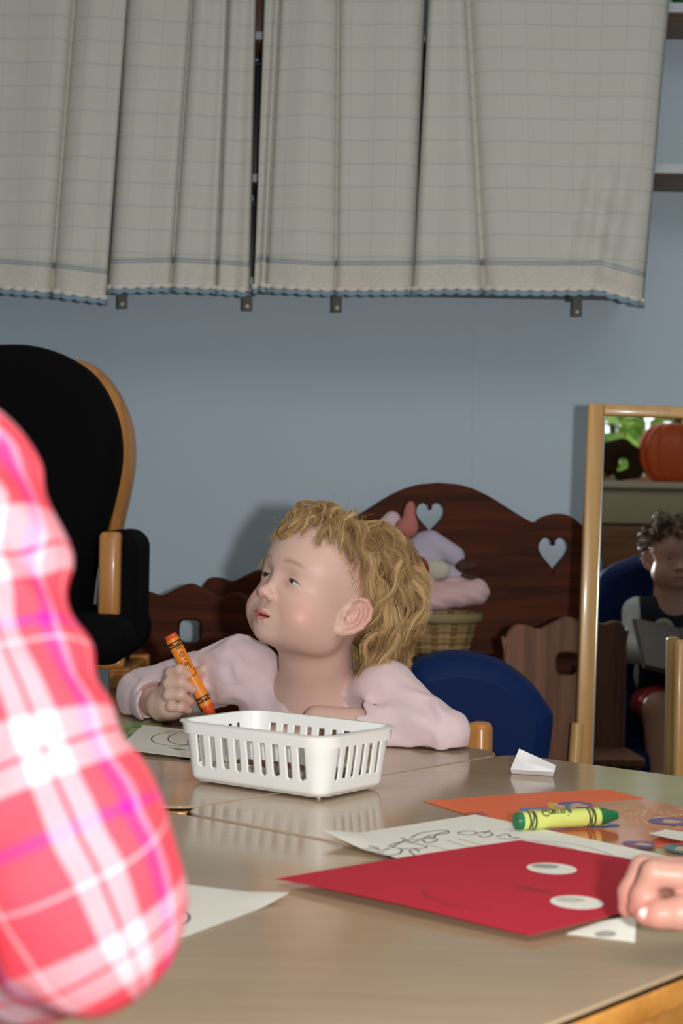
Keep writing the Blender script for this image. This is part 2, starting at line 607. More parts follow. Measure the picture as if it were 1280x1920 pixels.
# hedge outside the window
hedge_mat, _nt, _b = new_mat('leaf_green')
_tc = N(_nt, 'ShaderNodeTexCoord'); _nz = N(_nt, 'ShaderNodeTexNoise'); _nz.inputs['Scale'].default_value = 5.5; _nz.inputs['Detail'].default_value = 5
_nt.links.new(_tc.outputs['Object'], _nz.inputs['Vector'])
_rp = N(_nt, 'ShaderNodeValToRGB')
_rp.color_ramp.elements[0].position = 0.3; _rp.color_ramp.elements[0].color = (*lin((40, 66, 18)), 1)
_rp.color_ramp.elements[1].position = 0.65; _rp.color_ramp.elements[1].color = (*lin((178, 205, 92)), 1)
_nt.links.new(_nz.outputs['Fac'], _rp.inputs[0]); _nt.links.new(_rp.outputs[0], _b.inputs['Base Color'])
hv, hf = [], []
hr = random.Random(5)
for k in range(5200):
    c = Vector((hr.uniform(0.2, 3.2), -3.4 + hr.gauss(0, 0.18), hr.uniform(0.0, 2.6)))
    a = Vector((hr.gauss(0, 1), hr.gauss(0, 1), hr.gauss(0, 1))).normalized(); b = a.cross(Vector((hr.gauss(0, 1), hr.gauss(0, 1), hr.gauss(0, 1)))).normalized()
    l = hr.uniform(0.05, 0.10); w = l * 0.45
    o = len(hv); hv += [c - a * l, c + b * w, c + a * l, c - b * w]; hf.append((o, o + 1, o + 2, o + 3))
hd_ = empty('garden_hedge', (1.7, -3.4, 0)); tag(hd_, 'bright green leafy hedge outside the window', 'hedge')
lf = mesh('leaves', hv, hf, hedge_mat, hd_); lf['kind'] = 'stuff'
for k in range(6):
    x = 0.5 + k * 0.48
    tube('stem', [(x, -3.45, 0), (x + 0.05, -3.42, 1.2), (x - 0.04, -3.45, 2.3)], [0.03, 0.02, 0.008], wood_mid, hd_, 7)
struct(box('ground_outside', (1.4, -3.6, -0.06), (5, 4.2, 0.1), plain('lawn', (90, 120, 50), 0.9, 0.2), bev=0))

# ================================================================ wall shelf behind the curtains
shelf_white = plain('shelf_edge_paint', (196, 204, 210), 0.5)
shelf_brown = wood('shelf_brown', (110, 82, 56), (150, 118, 84), 0.55, 'X')
steel = plain('bracket_steel', (112, 110, 100), 0.7, 0.1)
ws = empty('wall_shelf', (0, WALL_Y, 1.2))
tag(ws, 'long wall shelf with pale edges hidden behind the checked curtains', 'shelf')
def shelf_board(px0, px1, py, d0, parent, thick=0.016):
    a, b = P(px0, py, d0), P(px1, py, d0)
    z = (a.z + b.z) / 2
    cx = (a.x + b.x) / 2; sx = b.x - a.x
    bd = box('board', (cx, (d0 + WALL_Y) / 2 + 0.004, z), (sx, WALL_Y - d0 - 0.008, thick), shelf_brown, parent, 0.001)
    box('board_edging', (cx, d0, z), (sx, 0.006, thick), shelf_white, bd, 0.001)
    return z
zs = []
for py in (68, 335, 528):
    zs.append(shelf_board(-90, 1190, py, 3.40, ws))
for px in (230, 464, 632, 1082):
    p = P(px, 560, 3.42); z1 = zs[2] - 0.008
    b = box('bracket', (p.x, 3.42, z1 - 0.026), (0.020, 0.004, 0.052), steel, ws, 0.001)
    box('bracket_arm', (p.x, 3.485, z1 - 0.003), (0.018, 0.122, 0.005), steel, b, 0.001)
    lathe('screw', [(0.0001, -0.001), (0.004, -0.0008), (0.004, 0.001)], white_paint, b, 10, Matrix.Translation((p.x, 3.4178, z1 - 0.042)) @ Matrix.Rotation(math.pi / 2, 4, 'X'))
ws2 = empty('corner_shelf', P(1262, 330, 3.45))
tag(ws2, 'pale shelf end with brown underside right of the curtains', 'shelf')
for py in (16, 318):
    shelf_board(1215, 1500, py, 3.36, ws2, 0.020)
# things standing on the shelves, glimpsed through the curtain gaps
def shelf_box(name, px0, px1, z0, z1, d, rgb, label, cat):
    a, b = P(px0, 300, d), P(px1, 300, d)
    o = empty(name, ((a.x + b.x) / 2, d + 0.03, z0)); tag(o, label, cat)
    m = plain(name + '_cover', rgb, 0.5, 0.15, 40)
    box('carton', ((a.x + b.x) / 2, d + 0.03, (z0 + z1) / 2), (b.x - a.x, 0.06, z1 - z0), m, o, 0.003)
    box('lid', ((a.x + b.x) / 2, d + 0.03, z1 + 0.004), (b.x - a.x + 0.004, 0.064, 0.010), m, o, 0.002)
shelf_box('storage_box', 440, 520, zs[0] + 0.008, zs[0] + 0.12, 3.43, (104, 66, 48), 'brown box on the shelf in the upper gap between curtains', 'box')
shelf_box('storage_box', 445, 515, zs[1] + 0.008, zs[1] + 0.24, 3.43, (26, 25, 27), 'black box on the shelf in the wide gap between curtains', 'box')
shelf_box('storage_box', 440, 520, zs[2] + 0.008, zs[2] + 0.16, 3.43, (44, 42, 44), 'dark grey box low in the gap between curtains', 'box')
shelf_box('storage_box', 770, 830, zs[1] + 0.008, zs[1] + 0.23, 3.43, (40, 40, 36), 'dark box glimpsed between the two right-hand curtains', 'box')
# green toy leaf at the very corner
gp = P(1272, 2, 3.40)
gl = Sculpt(); gl.add(ell(W0, (gp.x + 0.01, 3.42, gp.z + 0.03), (0.025, 0.02, 0.035)), 0.01); gl.add(ell(W0, (gp.x + 0.03, 3.42, gp.z + 0.02), (0.02, 0.02, 0.03)), 0.01)
glo = sculpt_obj('toy_frog', gl, 0.004, (gp.x - 0.05, 3.36, gp.z - 0.05), (gp.x + 0.09, 3.48, gp.z + 0.10), plain('toy_green', (30, 96, 50), 0.5), None)
tag(glo, 'small dark green toy on the shelf end in the top right corner', 'toy')

# ================================================================ curtains
cur_mat, _nt, _b = new_mat('checked_cotton')
_at = N(_nt, 'ShaderNodeAttribute'); _at.attribute_name = 'cloth'
_sp = N(_nt, 'ShaderNodeSeparateXYZ'); _nt.links.new(_at.outputs['Vector'], _sp.inputs[0])
def line_mask(nt, sock, period, width):
    m1 = N(nt, 'ShaderNodeMath', operation='PINGPONG'); nt.links.new(sock, m1.inputs[0]); m1.inputs[1].default_value = period / 2
    m2 = N(nt, 'ShaderNodeMapRange'); nt.links.new(m1.outputs[0], m2.inputs[0])
    m2.inputs[1].default_value = width * 0.5; m2.inputs[2].default_value = width; m2.inputs[3].default_value = 1; m2.inputs[4].default_value = 0
    return m2.outputs[0]
lx = line_mask(_nt, _sp.outputs[0], 0.048, 0.0022); lz = line_mask(_nt, _sp.outputs[1], 0.0465, 0.0022)
_lm = N(_nt, 'ShaderNodeMath', operation='MAXIMUM')
_s1 = N(_nt, 'ShaderNodeMath', operation='MULTIPLY'); _nt.links.new(lx, _s1.inputs[0]); _s1.inputs[1].default_value = 0.15
_s2 = N(_nt, 'ShaderNodeMath', operation='MULTIPLY'); _nt.links.new(lz, _s2.inputs[0]); _s2.inputs[1].default_value = 0.32
_nt.links.new(_s1.outputs[0], _lm.inputs[0]); _nt.links.new(_s2.outputs[0], _lm.inputs[1])
_nz = N(_nt, 'ShaderNodeTexNoise'); _nz.inputs['Scale'].default_value = 14; _nt.links.new(_at.outputs['Vector'], _nz.inputs['Vector'])
_mx = N(_nt, 'ShaderNodeMix', data_type='RGBA'); _nt.links.new(_nz.outputs['Fac'], _mx.inputs[0])
_mx.inputs[6].default_value = (*lin((208, 207, 200)), 1); _mx.inputs[7].default_value = (*lin((218, 216, 204)), 1)
_m2 = N(_nt, 'ShaderNodeMix', data_type='RGBA'); _nt.links.new(_lm.outputs[0], _m2.inputs[0])
_nt.links.new(_mx.outputs[2], _m2.inputs[6]); _m2.inputs[7].default_value = (*lin((150, 168, 186)), 1)
_nt.links.new(_m2.outputs[2], _b.inputs['Base Color']); _b.inputs['Roughness'].default_value = 0.9
_b.inputs['Specular IOR Level'].default_value = 0.15
lace_mat = plain('lace', (222, 216, 206), 0.95, 0.22, 300, 1.0, 300, 0.1)
trim_white = plain('crochet_white', (232, 228, 220), 0.9, 0.08, 300, 0.4, 600, 0.1)
trim_blue = plain('crochet_blue', (140, 170, 190), 0.9, 0.12, 300, 0.4, 600, 0.1)
stripe_blue = plain('stripe_blue', (164, 182, 196), 0.9, 0.05, 200, 0.2, 600, 0.1)
def curtain(xl, xr, folds, hem, label, d0=3.33, amp=0.020, seed=0, wob=0.003, crumple=None):
    """xl, xr, folds: (x at frame top, x at hem) photo columns; hem: list of (t, y) along the width"""
    TOPY = -190.0
    rr = random.Random(seed)
    ks = [xl] + folds + [xr]
    nu, nv = 40 * (len(ks) - 1) + 1, 40
    ph = [rr.uniform(0, 6.28) for _ in range(8)]
    def hem_y(t):
        for (t0, y0), (t1, y1) in zip(hem[:-1], hem[1:]):
            if t <= t1: return y0 + (y1 - y0) * (t - t0) / (t1 - t0)
        return hem[-1][1]
    def pt(i, s, y0, y1):
        seg = min(i // 40, len(ks) - 2); t = (i - seg * 40) / 40.0
        y = y0 + (y1 - y0) * s
        yn = y / 550.0
        xa = ks[seg][0] + (ks[seg][1] - ks[seg][0]) * yn; xb = ks[seg + 1][0] + (ks[seg + 1][1] - ks[seg + 1][0]) * yn
        x = xa + (xb - xa) * t
        pil = 1 - abs(2 * t - 1) ** 9.0
        wd = min(1.0, (xb - xa) / 130.0)
        inner = (t < 0.5 and seg > 0) or (t > 0.5 and seg < len(ks) - 2)
        dd = -amp * (0.45 + 0.75 * wd) * pil * (0.75 + 0.25 * math.sin(math.pi * t))
        dd += -0.30 * amp * math.sin(2.3 * math.pi * t + ph[seg % 8] + yn * 0.8) * pil
        if inner: dd += 0.022 * abs(2 * t - 1) ** (8 + 26 * wd)
        dd += wob * math.sin(x * 0.035 + ph[(seg + 3) % 8] + yn * 1.3) * 0.6
        if crumple:
            cx, cy, sx, sy = crumple
            w = math.exp(-((x - cx) / sx) ** 2 - ((y - cy) / sy) ** 2)
            dd += w * (0.010 * math.sin((x - cx) * 0.11 + y * 0.02) + 0.005 * math.sin((x - cx) * 0.05 - y * 0.09))
        return P(x, y, d0 + dd + 0.004 * seg)
    root = empty('curtain', P((xl[0] + xr[0]) / 2, TOPY, d0)); tag(root, label, 'curtain', None)
    tot = nu - 1
    def sheet_part(name, fa, fb, nrow, mat, thick=0.0012, parent=root, attr=False, push=0.0):
        G, UV = [], []
        ul = 0.0; prev = None
        for i in range(nu):
            hy = hem_y(i / tot)
            q0 = pt(i, 0.5, TOPY, hy)
            if prev is not None: ul += (q0 - prev).length
            prev = q0
            for j in range(nrow):
                ya = fa(hy); yb = fb(hy)
                y = ya + (yb - ya) * j / (nrow - 1)
                q = pt(i, (y - TOPY) / (hy - TOPY), TOPY, hy)
                q = q + Vector((0, -push, 0))
                G.append(q); UV.append((ul, q.z + 0.0008 * q.x, 0))
        V, Fc = solidify_grid(G, nu, nrow, thick)
        o = mesh(name, V, Fc, mat, parent, True)
        if attr:
            a = o.data.attributes.new('cloth', 'FLOAT_VECTOR', 'POINT')
            a.data.foreach_set('vector', np.array(UV + UV, np.float32).ravel())
        return o
    sheet_part('cloth', lambda h: TOPY, lambda h: h - 52, nv, cur_mat, attr=True)
    sheet_part('lace_band', lambda h: h - 53, lambda h: h - 8, 8, lace_mat, 0.0022)
    sheet_part('blue_stripe', lambda h: h - 60, lambda h: h - 57.8, 2, stripe_blue, 0.0022, push=0.0004)
    sheet_part('blue_stripe', lambda h: h - 53.5, lambda h: h - 52, 2, stripe_blue, 0.0026, push=0.0004)
    # scalloped crochet edge: white loops over a blue cord
    wp, bp_, wr, br_ = [], [], [], []
    nsc = tot * 3
    for k in range(nsc + 1):
        i = k / nsc * tot; i0 = min(int(i), tot - 1); f = i - i0
        hy = hem_y(i / tot)
        a = pt(i0, 1.0, TOPY, hy); b = pt(i0 + 1, 1.0, TOPY, hy)
        q = a.lerp(b, f)
        xs = q.x * 80.0
        sc = abs(math.sin(xs * 1.6))
        wp.append(q + Vector((0, -0.002, 0.009 - 0.002 * sc))); wr.append(0.0028 + 0.0042 * sc)
        bp_.append(q + Vector((0, -0.001, 0.001 - 0.0045 * sc))); br_.append(0.0036 + 0.0012 * sc)
    V, Fc = tube_geo(wp, wr, 7); mesh('white_scallops', V, Fc, trim_white, root, True)
    V, Fc = tube_geo(bp_, br_, 7); mesh('blue_cord', V, Fc, trim_blue, root, True)
    return root
curtain((-70, -80), (238, 199), [(140, 97)], [(0, 540), (0.3, 548), (1, 566)], 'leftmost checked cream curtain, its hem hanging lowest at the left', 3.315, seed=1, amp=0.022)
curtain((237, 201), (480, 468), [(360, 320), (428, 405)], [(0, 546), (0.35, 543), (1, 552)], 'narrow pleated checked curtain between the leftmost curtain and the dark gap', 3.335, seed=2, amp=0.022)
curtain((496, 476), (797, 776), [(524, 497), (634, 629)], [(0, 545), (0.2, 541), (0.6, 550), (1, 549)], 'checked cream curtain in the middle, right of the dark gap', 3.325, seed=3, amp=0.022)
curtain((804, 774), (1254, 1207), [(874, 905)], [(0, 549), (0.3, 547), (0.7, 550), (0.86, 549), (1, 572)], 'widest checked cream curtain at the right end of the shelf', 3.315, seed=4, amp=0.022, crumple=(1130, 420, 70, 130))
# ================================================================ the three tables
a0, a2 = T(488, 1488), T(935, 1419)
v1 = (a2 - a0); v1.z = 0; v1.normalize()
nb_ = T(1280, 1829) - T(1020, 1920); nb_.z = 0; nb_.normalize()
fb_ = T(1278, 1454) - T(1062, 1426.6); fb_.z = 0; fb_.normalize()
sb_ = T(612, 1572) - T(369, 1531); sb_.z = 0; sb_.normalize()
ang = lambda v: math.degrees(math.atan2(v.y, v.x))
angs = [ang(v1), ang(nb_), ang(fb_) + 90, ang(sb_) + 90]
th = math.radians(sum(angs) / 4)
v1 = Vector((math.cos(th), math.sin(th), 0)); v2 = Vector((math.sin(th), -math.cos(th), 0))
print('table angles', angs)
st = lambda p: (p.dot(v1), p.dot(v2))
t1 = sum(st(T(*q))[1] for q in ((488, 1488), (717, 1454.5), (935, 1419))) / 3
s0 = sum(st(T(*q))[0] for q in ((369, 1531), (612, 1572))) / 2
s1 = sum(st(T(*q))[0] for q in ((1062, 1426.6), (1278, 1454.2))) / 2
tC = sum(st(T(*q))[1] for q in ((1020, 1920), (1280, 1829))) / 2
laminate, _nt, _b = new_mat('table_laminate')
_tc = N(_nt, 'ShaderNodeTexCoord')
_mp = N(_nt, 'ShaderNodeMapping'); _mp.inputs['Scale'].default_value = (3, 40, 3); _nt.links.new(_tc.outputs['Object'], _mp.inputs[0])
_n1 = N(_nt, 'ShaderNodeTexNoise'); _n1.inputs['Scale'].default_value = 3.0; _n1.inputs['Detail'].default_value = 6; _nt.links.new(_mp.outputs[0], _n1.inputs['Vector'])
_n2 = N(_nt, 'ShaderNodeTexNoise'); _n2.inputs['Scale'].default_value = 5.0; _nt.links.new(_tc.outputs['Object'], _n2.inputs['Vector'])
_ad = N(_nt, 'ShaderNodeMath', operation='MULTIPLY_ADD'); _nt.links.new(_n1.outputs['Fac'], _ad.inputs[0]); _ad.inputs[1].default_value = 0.6; _nt.links.new(_n2.outputs['Fac'], _ad.inputs[2])
_rp = N(_nt, 'ShaderNodeValToRGB')
_rp.color_ramp.elements[0].position = 0.4; _rp.color_ramp.elements[0].color = (*lin((162, 138, 110)), 1)
_rp.color_ramp.elements[1].position = 1.1 - 0.1; _rp.color_ramp.elements[1].color = (*lin((180, 157, 127)), 1)
_nt.links.new(_ad.outputs[0], _rp.inputs[0]); _nt.links.new(_rp.outputs[0], _b.inputs['Base Color'])
_b.inputs['Roughness'].default_value = 0.22; _b.inputs['Specular IOR Level'].default_value = 0.5
_rr = N(_nt, 'ShaderNodeMapRange'); _nt.links.new(_n2.outputs['Fac'], _rr.inputs[0]); _rr.inputs[3].default_value = 0.09; _rr.inputs[4].default_value = 0.17
_nt.links.new(_rr.outputs[0], _b.inputs['Roughness'])
ochre = wood('table_edge_wood', (172, 112, 42), (208, 146, 68), 0.35, 'X', 0.8, coat=0.3)
seam_dark = plain('edge_line', (40, 26, 15), 1.0, spec=0.03)
def round_rect(w, h, r, n=8):
    pts = []
    for cx, cy, a in ((w / 2 - r, h / 2 - r, 0), (-w / 2 + r, h / 2 - r, 90), (-w / 2 + r, -h / 2 + r, 180), (w / 2 - r, -h / 2 + r, 270)):
        for k in range(n + 1):
            b = math.radians(a + 90 * k / n)
            pts.append((cx + r * math.cos(b), cy + r * math.sin(b)))
    return pts
def table(sa, sb, ta, tb, label, rad=0.028):
    c = v1 * ((sa + sb) / 2) + v2 * ((ta + tb) / 2)
    w, h = sb - sa, tb - ta
    root = empty('activity_table', (c.x, c.y, 0), math.atan2(v1.y, v1.x)); tag(root, label, 'table', 'children\'s activity tables pushed together')
    M = lambda z: Matrix.Translation((c.x, c.y, z)) @ Matrix.Rotation(math.atan2(v1.y, v1.x), 4, 'Z')
    plate('tabletop', [round_rect(w - 0.004, h - 0.004, rad)], 0.0040, 0.0008, M(TZ - 0.0020), laminate, root)
    plate('edge_line', [round_rect(w - 0.001, h - 0.001, rad)], 0.0024, 0.0004, M(TZ - 0.0036), seam_dark, root)
    plate('edge_band', [round_rect(w, h, rad)], 0.0180, 0.0025, M(TZ - 0.0135), ochre, root)
    for sx, sy, lx, ly in ((0, 1, w - 0.12, 0.02), (0, -1, w - 0.12, 0.02), (1, 0, 0.02, h - 0.12), (-1, 0, 0.02, h - 0.12)):
        box('apron', M(TZ - 0.0225 - 0.03) @ Matrix.Translation((sx * (w / 2 - 0.035), sy * (h / 2 - 0.035), 0)), (lx, ly, 0.06), ochre, root, 0.002)
    for sx in (1, -1):
        for sy in (1, -1):
            lathe('leg', [(0.012, 0.0), (0.016, 0.01), (0.022, 0.25), (0.024, TZ - 0.0225)], ochre, root, 16, M(0) @ Matrix.Translation((sx * (w / 2 - 0.05), sy * (h / 2 - 0.05), 0)))
    return root
print('s0 %.3f s1 %.3f t1 %.3f tC %.3f' % (s0, s1, t1, tC))
table(s0 + 0.004, s1 + 0.004, t1 - 0.62, t1 - 0.0006, 'beige table the girl leans on, farthest of the three', 0.045)
table(s0 + 0.0005, s1 - 0.002, t1 + 0.0006, tC, 'beige table under the orange sheet and green crayon')
table(s0 - 0.62, s0 - 0.0045, t1 - 0.20, tC, 'nearest beige table, under the red paper, with an ochre wooden edge')
# ================================================================ papers and crayons on the tables
def sheet(name, cor, mat, z, curl=None, parent=None, n=22, thick=0.0003):
    """cor: four table points in order; curl(u,v)->extra height"""
    A, B, C, D = [Vector((p.x, p.y, 0)) for p in cor]
    G = []
    for i in range(n):
        for j in range(n):
            u, v = i / (n - 1), j / (n - 1)
            p = (A * (1 - u) + B * u) * (1 - v) + (D * (1 - u) + C * u) * v
            p.z = TZ + z + (curl(u, v) if curl else 0.0)
            G.append(p)
    V, Fc = solidify_grid(G, n, n, thick)
    o = mesh(name, V, Fc, mat, parent, True)
    o.data.set_sharp_from_angle(angle=math.radians(40))
    return o
def on_sheet(pts_px, z): return [T(x, y, TZ + z) for x, y in pts_px]
from mathutils.bvhtree import BVHTree
_bvh = {}
def lie_on(sheet_obj):
    """height of the sheet under a point, so that prints lie on it"""
    if sheet_obj.name not in _bvh:
        me = sheet_obj.data
        _bvh[sheet_obj.name] = BVHTree.FromPolygons([v.co.copy() for v in me.vertices], [tuple(p.vertices) for p in me.polygons])
    t = _bvh[sheet_obj.name]
    def f(q, dz):
        h = t.ray_cast(Vector((q.x, q.y, TZ + 0.2)), Vector((0, 0, -1)))
        return (h[0].z if h[0] is not None else q.z) + dz
    return f
def ink(name, strokes, z, w, mat, parent, smooth_n=5, on=None):
    """pen strokes: flat ribbons lying on a sheet; strokes in photo pixels"""
    V, Fc = [], []
    f = lie_on(on or parent)
    for st_ in strokes:
        pp = [T(x, y, TZ + z) for x, y in st_]
        if len(pp) > 2: pp = [Vector(q) for q in catmull([tuple(q) for q in pp], smooth_n)]
        for q in pp: q.z = f(q, 0.00018)
        o = len(V)
        for i, q in enumerate(pp):
            d = (pp[min(i + 1, len(pp) - 1)] - pp[max(i - 1, 0)]); d.z = 0
            d = d.normalized() if d.length > 1e-9 else Vector((1, 0, 0))
            nn = Vector((-d.y, d.x, 0)) * w * 0.5
            V += [q + nn, q - nn]
        for i in range(len(pp) - 1):
            a = o + i * 2; Fc.append((a, a + 1, a + 3, a + 2))
    return mesh(name, V, Fc, mat, parent)
paper_white = plain('paper_white', (240, 237, 226), 0.7, 0.02, 20, 0.05, 800, 0.25)
paper_grey = plain('paper_offwhite', (230, 227, 216), 0.7, 0.02, 20, 0.05, 800, 0.25)
paper_red = plain('paper_red', (196, 44, 62), 0.75, 0.04, 30, 0.1, 1200, 0.2)
paper_orange = plain('paper_orange', (244, 112, 58), 0.45, 0.05, 40, spec=0.5)
paper_orange_deep = plain('paper_orange_red', (206, 96, 70), 0.10, 0.08, 30, spec=0.6)
ink_black = plain('ink_black', (40, 38, 38), 0.6)
ink_grey = plain('ink_grey', (96, 92, 88), 0.6)
ink_pale = plain('ink_pale', (170, 168, 160), 0.6, 0.5, 300)
ink_faint = plain('ink_faint', (204, 202, 192), 0.6, 0.3, 300)
ink_brown = plain('ink_brown', (96, 62, 40), 0.6)

# ---- orange sheet with stickers
oL, oT, oR = T(793, 1503), T(1140, 1481), T(1480, 1568)
oB = oL + oR - oT
osh = sheet('orange_paper', [oL, oT, oR, oB], paper_orange, 0.0006, lambda u, v: 0.0012 * math.sin(3 * u + 2 * v) ** 2)
tag(osh, 'orange paper with shiny round stickers and pale scribbles beneath the green crayon', 'paper')
zo = 0.0022
# deeper red glossy panel that starts a little below the top edge
pl_ = [oL.lerp(oB, 0.28), oT.lerp(oR, 0.24), oT.lerp(oR, 0.99), oL.lerp(oB, 0.99)]
gpo = sheet('glossy_panel', pl_, paper_orange_deep, 0.0012, lambda u, v: 0.0008 * math.sin(3 * u + 2 * v) ** 2, osh, 10)
stk_cols = [plain('sticker_blue', (92, 118, 176), 0.3, 0.3, 90), plain('sticker_yellow', (226, 190, 60), 0.3, 0.2, 90), plain('sticker_violet', (120, 96, 150), 0.35, 0.35, 90), plain('sticker_teal', (70, 140, 150), 0.3, 0.3, 90), plain('sticker_cream', (214, 176, 150), 0.4, 0.3, 90)]
def sticker(px, py, wpx, hpx, mat, z, parent, name='sticker', rot=0.0, on=None, dz=0.0003):
    f = lie_on(on or parent)
    c = T(px, py, TZ + z); a = T(px + wpx / 2, py, TZ + z); b = T(px, py - hpx / 2, TZ + z)
    rx, ry = (a - c).length, (b - c).length
    V = [Vector((c.x, c.y, f(c, dz)))]; n = 24
    for k in range(n):
        t = 2 * math.pi * k / n
        w = 1 + 0.10 * math.sin(3 * t + px) * (1 if name == 'sticker' else 0)
        q = Vector((c.x + rx * w * math.cos(t + rot), c.y + ry * w * math.sin(t), c.z)); q.z = f(q, dz)
        V.append(q)
    return mesh(name, V, [(0, 1 + k, 1 + (k + 1) % n) for k in range(n)], mat, parent)
for i, (x, y, w, h, c) in enumerate(((1000, 1520, 60, 12, 0), (1045, 1512, 44, 14, 1), (1080, 1510, 70, 16, 2), (1120, 1546, 84, 11, 0), (1255, 1539, 80, 16, 2), (1200, 1583, 66, 16, 2), (1275, 1592, 60, 18, 3), (1018, 1523, 26, 7, 1), (1070, 1515, 28, 8, 3))):
    sticker(x, y, w * 0.9, h * 0.9, stk_cols[c], zo, osh, on=gpo, dz=0.0002 + 0.00005 * i)
    sticker(x + 4, y + 1, w * 0.45, h * 0.45, stk_cols[4], zo, osh, on=gpo, dz=0.0007)
scrib = plain('crayon_pale', (226, 176, 130), 0.7, 0.2, 200)
sr_ = random.Random(4)
sk = []
for k in range(34):
    x, y = sr_.uniform(1160, 1278), sr_.uniform(1512, 1562)
    sk.append([(x, y), (x + sr_.uniform(8, 26), y + sr_.uniform(-5, 6)), (x + sr_.uniform(-4, 22), y + sr_.uniform(-5, 10)), (x + sr_.uniform(10, 44), y + sr_.uniform(-4, 9))])
ink('scribbles', sk, zo, 0.0018, scrib, osh, 3, on=gpo)

# ---- white strip lying on the orange sheet, at the frame edge
c4 = on_sheet([(1216, 1561), (1247, 1550), (1340, 1566), (1320, 1590)], 0.006)
ps = sheet('paper_strip', c4, paper_white, 0.0035, lambda u, v: 0.007 * (1 - u) ** 2 * 0.3 + 0.004 * v * v, None, 10)
tag(ps, 'small white paper strip lying on the orange sheet at the right edge', 'paper')

# ---- colouring page
wL, wT, wR = T(604, 1580), T(890, 1534), T(1345, 1633)
wB = wL + wR - wT
def curl_w(u, v):
    return 0.0075 * max(0, 1 - math.hypot(u * 4.2, v * 5.5))
csh = sheet('colouring_page', [wL, wT, wR, wB], paper_white, 0.0034, curl_w)
tag(csh, 'white colouring page with black line drawing, half covered by the red paper', 'paper')
zw = 0.0040
dr = [
 [(678, 1592), (700, 1590), (716, 1594), (735, 1588), (752, 1592), (748, 1600), (730, 1604), (742, 1610), (776, 1604), (768, 1594), (800, 1588), (782, 1582), (760, 1578), (742, 1580), (728, 1586)],
 [(735, 1588), (762, 1574), (790, 1572), (806, 1566), (838, 1562), (836, 1556), (808, 1558), (786, 1562), (770, 1570)],
 [(752, 1570), (772, 1578), (790, 1574), (800, 1580), (820, 1574), (800, 1568)],
 [(680, 1598), (700, 1596), (720, 1600)], [(690, 1586), (712, 1590)],
 [(790, 1572), (812, 1570), (818, 1564), (838, 1558)],
 [(858, 1560), (880, 1557), (894, 1561), (880, 1565), (862, 1563), (858, 1560)], [(894, 1561), (912, 1559), (924, 1564), (908, 1569), (896, 1565)],
 [(906, 1562), (920, 1556)], [(930, 1568), (950, 1563), (958, 1568), (972, 1571), (950, 1572), (934, 1571)],
 [(742, 1610), (730, 1606), (720, 1603)], [(752, 1592), (776, 1590), (786, 1596)],
]
ink('outline_drawing', dr, zw, 0.0015, ink_black, csh, 5)
ink('fine_lines', [[(800, 1582), (835, 1592), (880, 1600)], [(838, 1575), (870, 1585), (915, 1594)], [(776, 1604), (784, 1611), (790, 1616)], [(975, 1572), (1050, 1585), (1110, 1602), (1130, 1613)], [(858, 1572), (900, 1583), (940, 1590)], [(1000, 1575), (1060, 1580), (1110, 1590), (1150, 1604)]], zw, 0.0008, ink_grey, csh, 6)

# ---- small scrap under the red paper
sc4 = on_sheet([(1062, 1752), (1120, 1736), (1192, 1738), (1190, 1768)], 0.0)
def curl_s(u, v): return 0.006 * v * u + 0.002 * u
scp = sheet('paper_scrap', sc4, paper_white, 0.0006, curl_s, None, 10)
tag(scp, 'torn white scrap with a dark print under the red paper corner', 'paper')
sticker(1135, 1744, 40, 8, ink_pale, 0.0045, scp, 'print')

# ---- red paper with two white circles
rL, rT, rB = T(518, 1660), T(975, 1586), T(992, 1767)
rR = T(1440, 1668)
def curl_r(u, v):
    return 0.0016 * math.sin(math.pi * min(1, v * 1.1)) * (1 - u) + 0.0012 * math.sin(math.pi * u)
rsh = sheet('red_paper', [rL, rT, rR, rB], paper_red, 0.0050, curl_r, None, 30)
tag(rsh, 'red construction paper with two white round stickers', 'paper')
for (x, y, w, h) in ((1034, 1627, 92, 22), (1081, 1690, 98, 24)):
    so = sticker(x, y, w, h, paper_white, 0.0075, rsh, 'round_sticker')
    so['label'] = 'white round sticker with grey print'
    sticker(x - 12, y - 1, w * 0.55, h * 0.36, ink_pale if y < 1650 else ink_faint, 0.0062, so, 'print', on=rsh, dz=0.0006)
wax = plain('wax_dark', (120, 40, 52), 0.6)
ink('crayon_marks', [[(955, 1652), (985, 1655), (1000, 1660), (1035, 1668)], [(965, 1658), (1010, 1664), (1030, 1662)]], 0.0100, 0.0022, wax, rsh, 5)
ink('crayon_marks', [[(795, 1660), (800, 1672), (850, 1690), (920, 1697)]], 0.0100, 0.0012, wax, rsh, 5)

# ---- white page by the plaid sleeve
qR = T(541, 1686); e1 = (T(345, 1660) - qR); e1.z = 0; e1.normalize()
e2 = (T(305, 1774) - qR); e2.z = 0; e2.normalize()
lsh = sheet('white_page', [qR, qR + e1 * 0.24, qR + e1 * 0.24 + e2 * 0.22, qR + e2 * 0.22], paper_grey, 0.0010, lambda u, v: 0.004 * max(0, 1 - 6 * math.hypot(u, v)))
tag(lsh, 'white page beside the plaid sleeve with a drawn curve', 'paper')
ink('drawn_curve', [[(330, 1704), (346, 1707), (355, 1717), (349, 1730), (328, 1740)]], 0.0016, 0.0018, ink_black, lsh)
s5 = on_sheet([(280, 1808), (296, 1800), (307, 1812), (288, 1820)], 0.0)
sb2 = sheet('paper_scrap', s5, paper_white, 0.0006, lambda u, v: 0.004 * u * v, None, 8)
tag(sb2, 'tiny white scrap peeking out under the plaid elbow', 'paper')

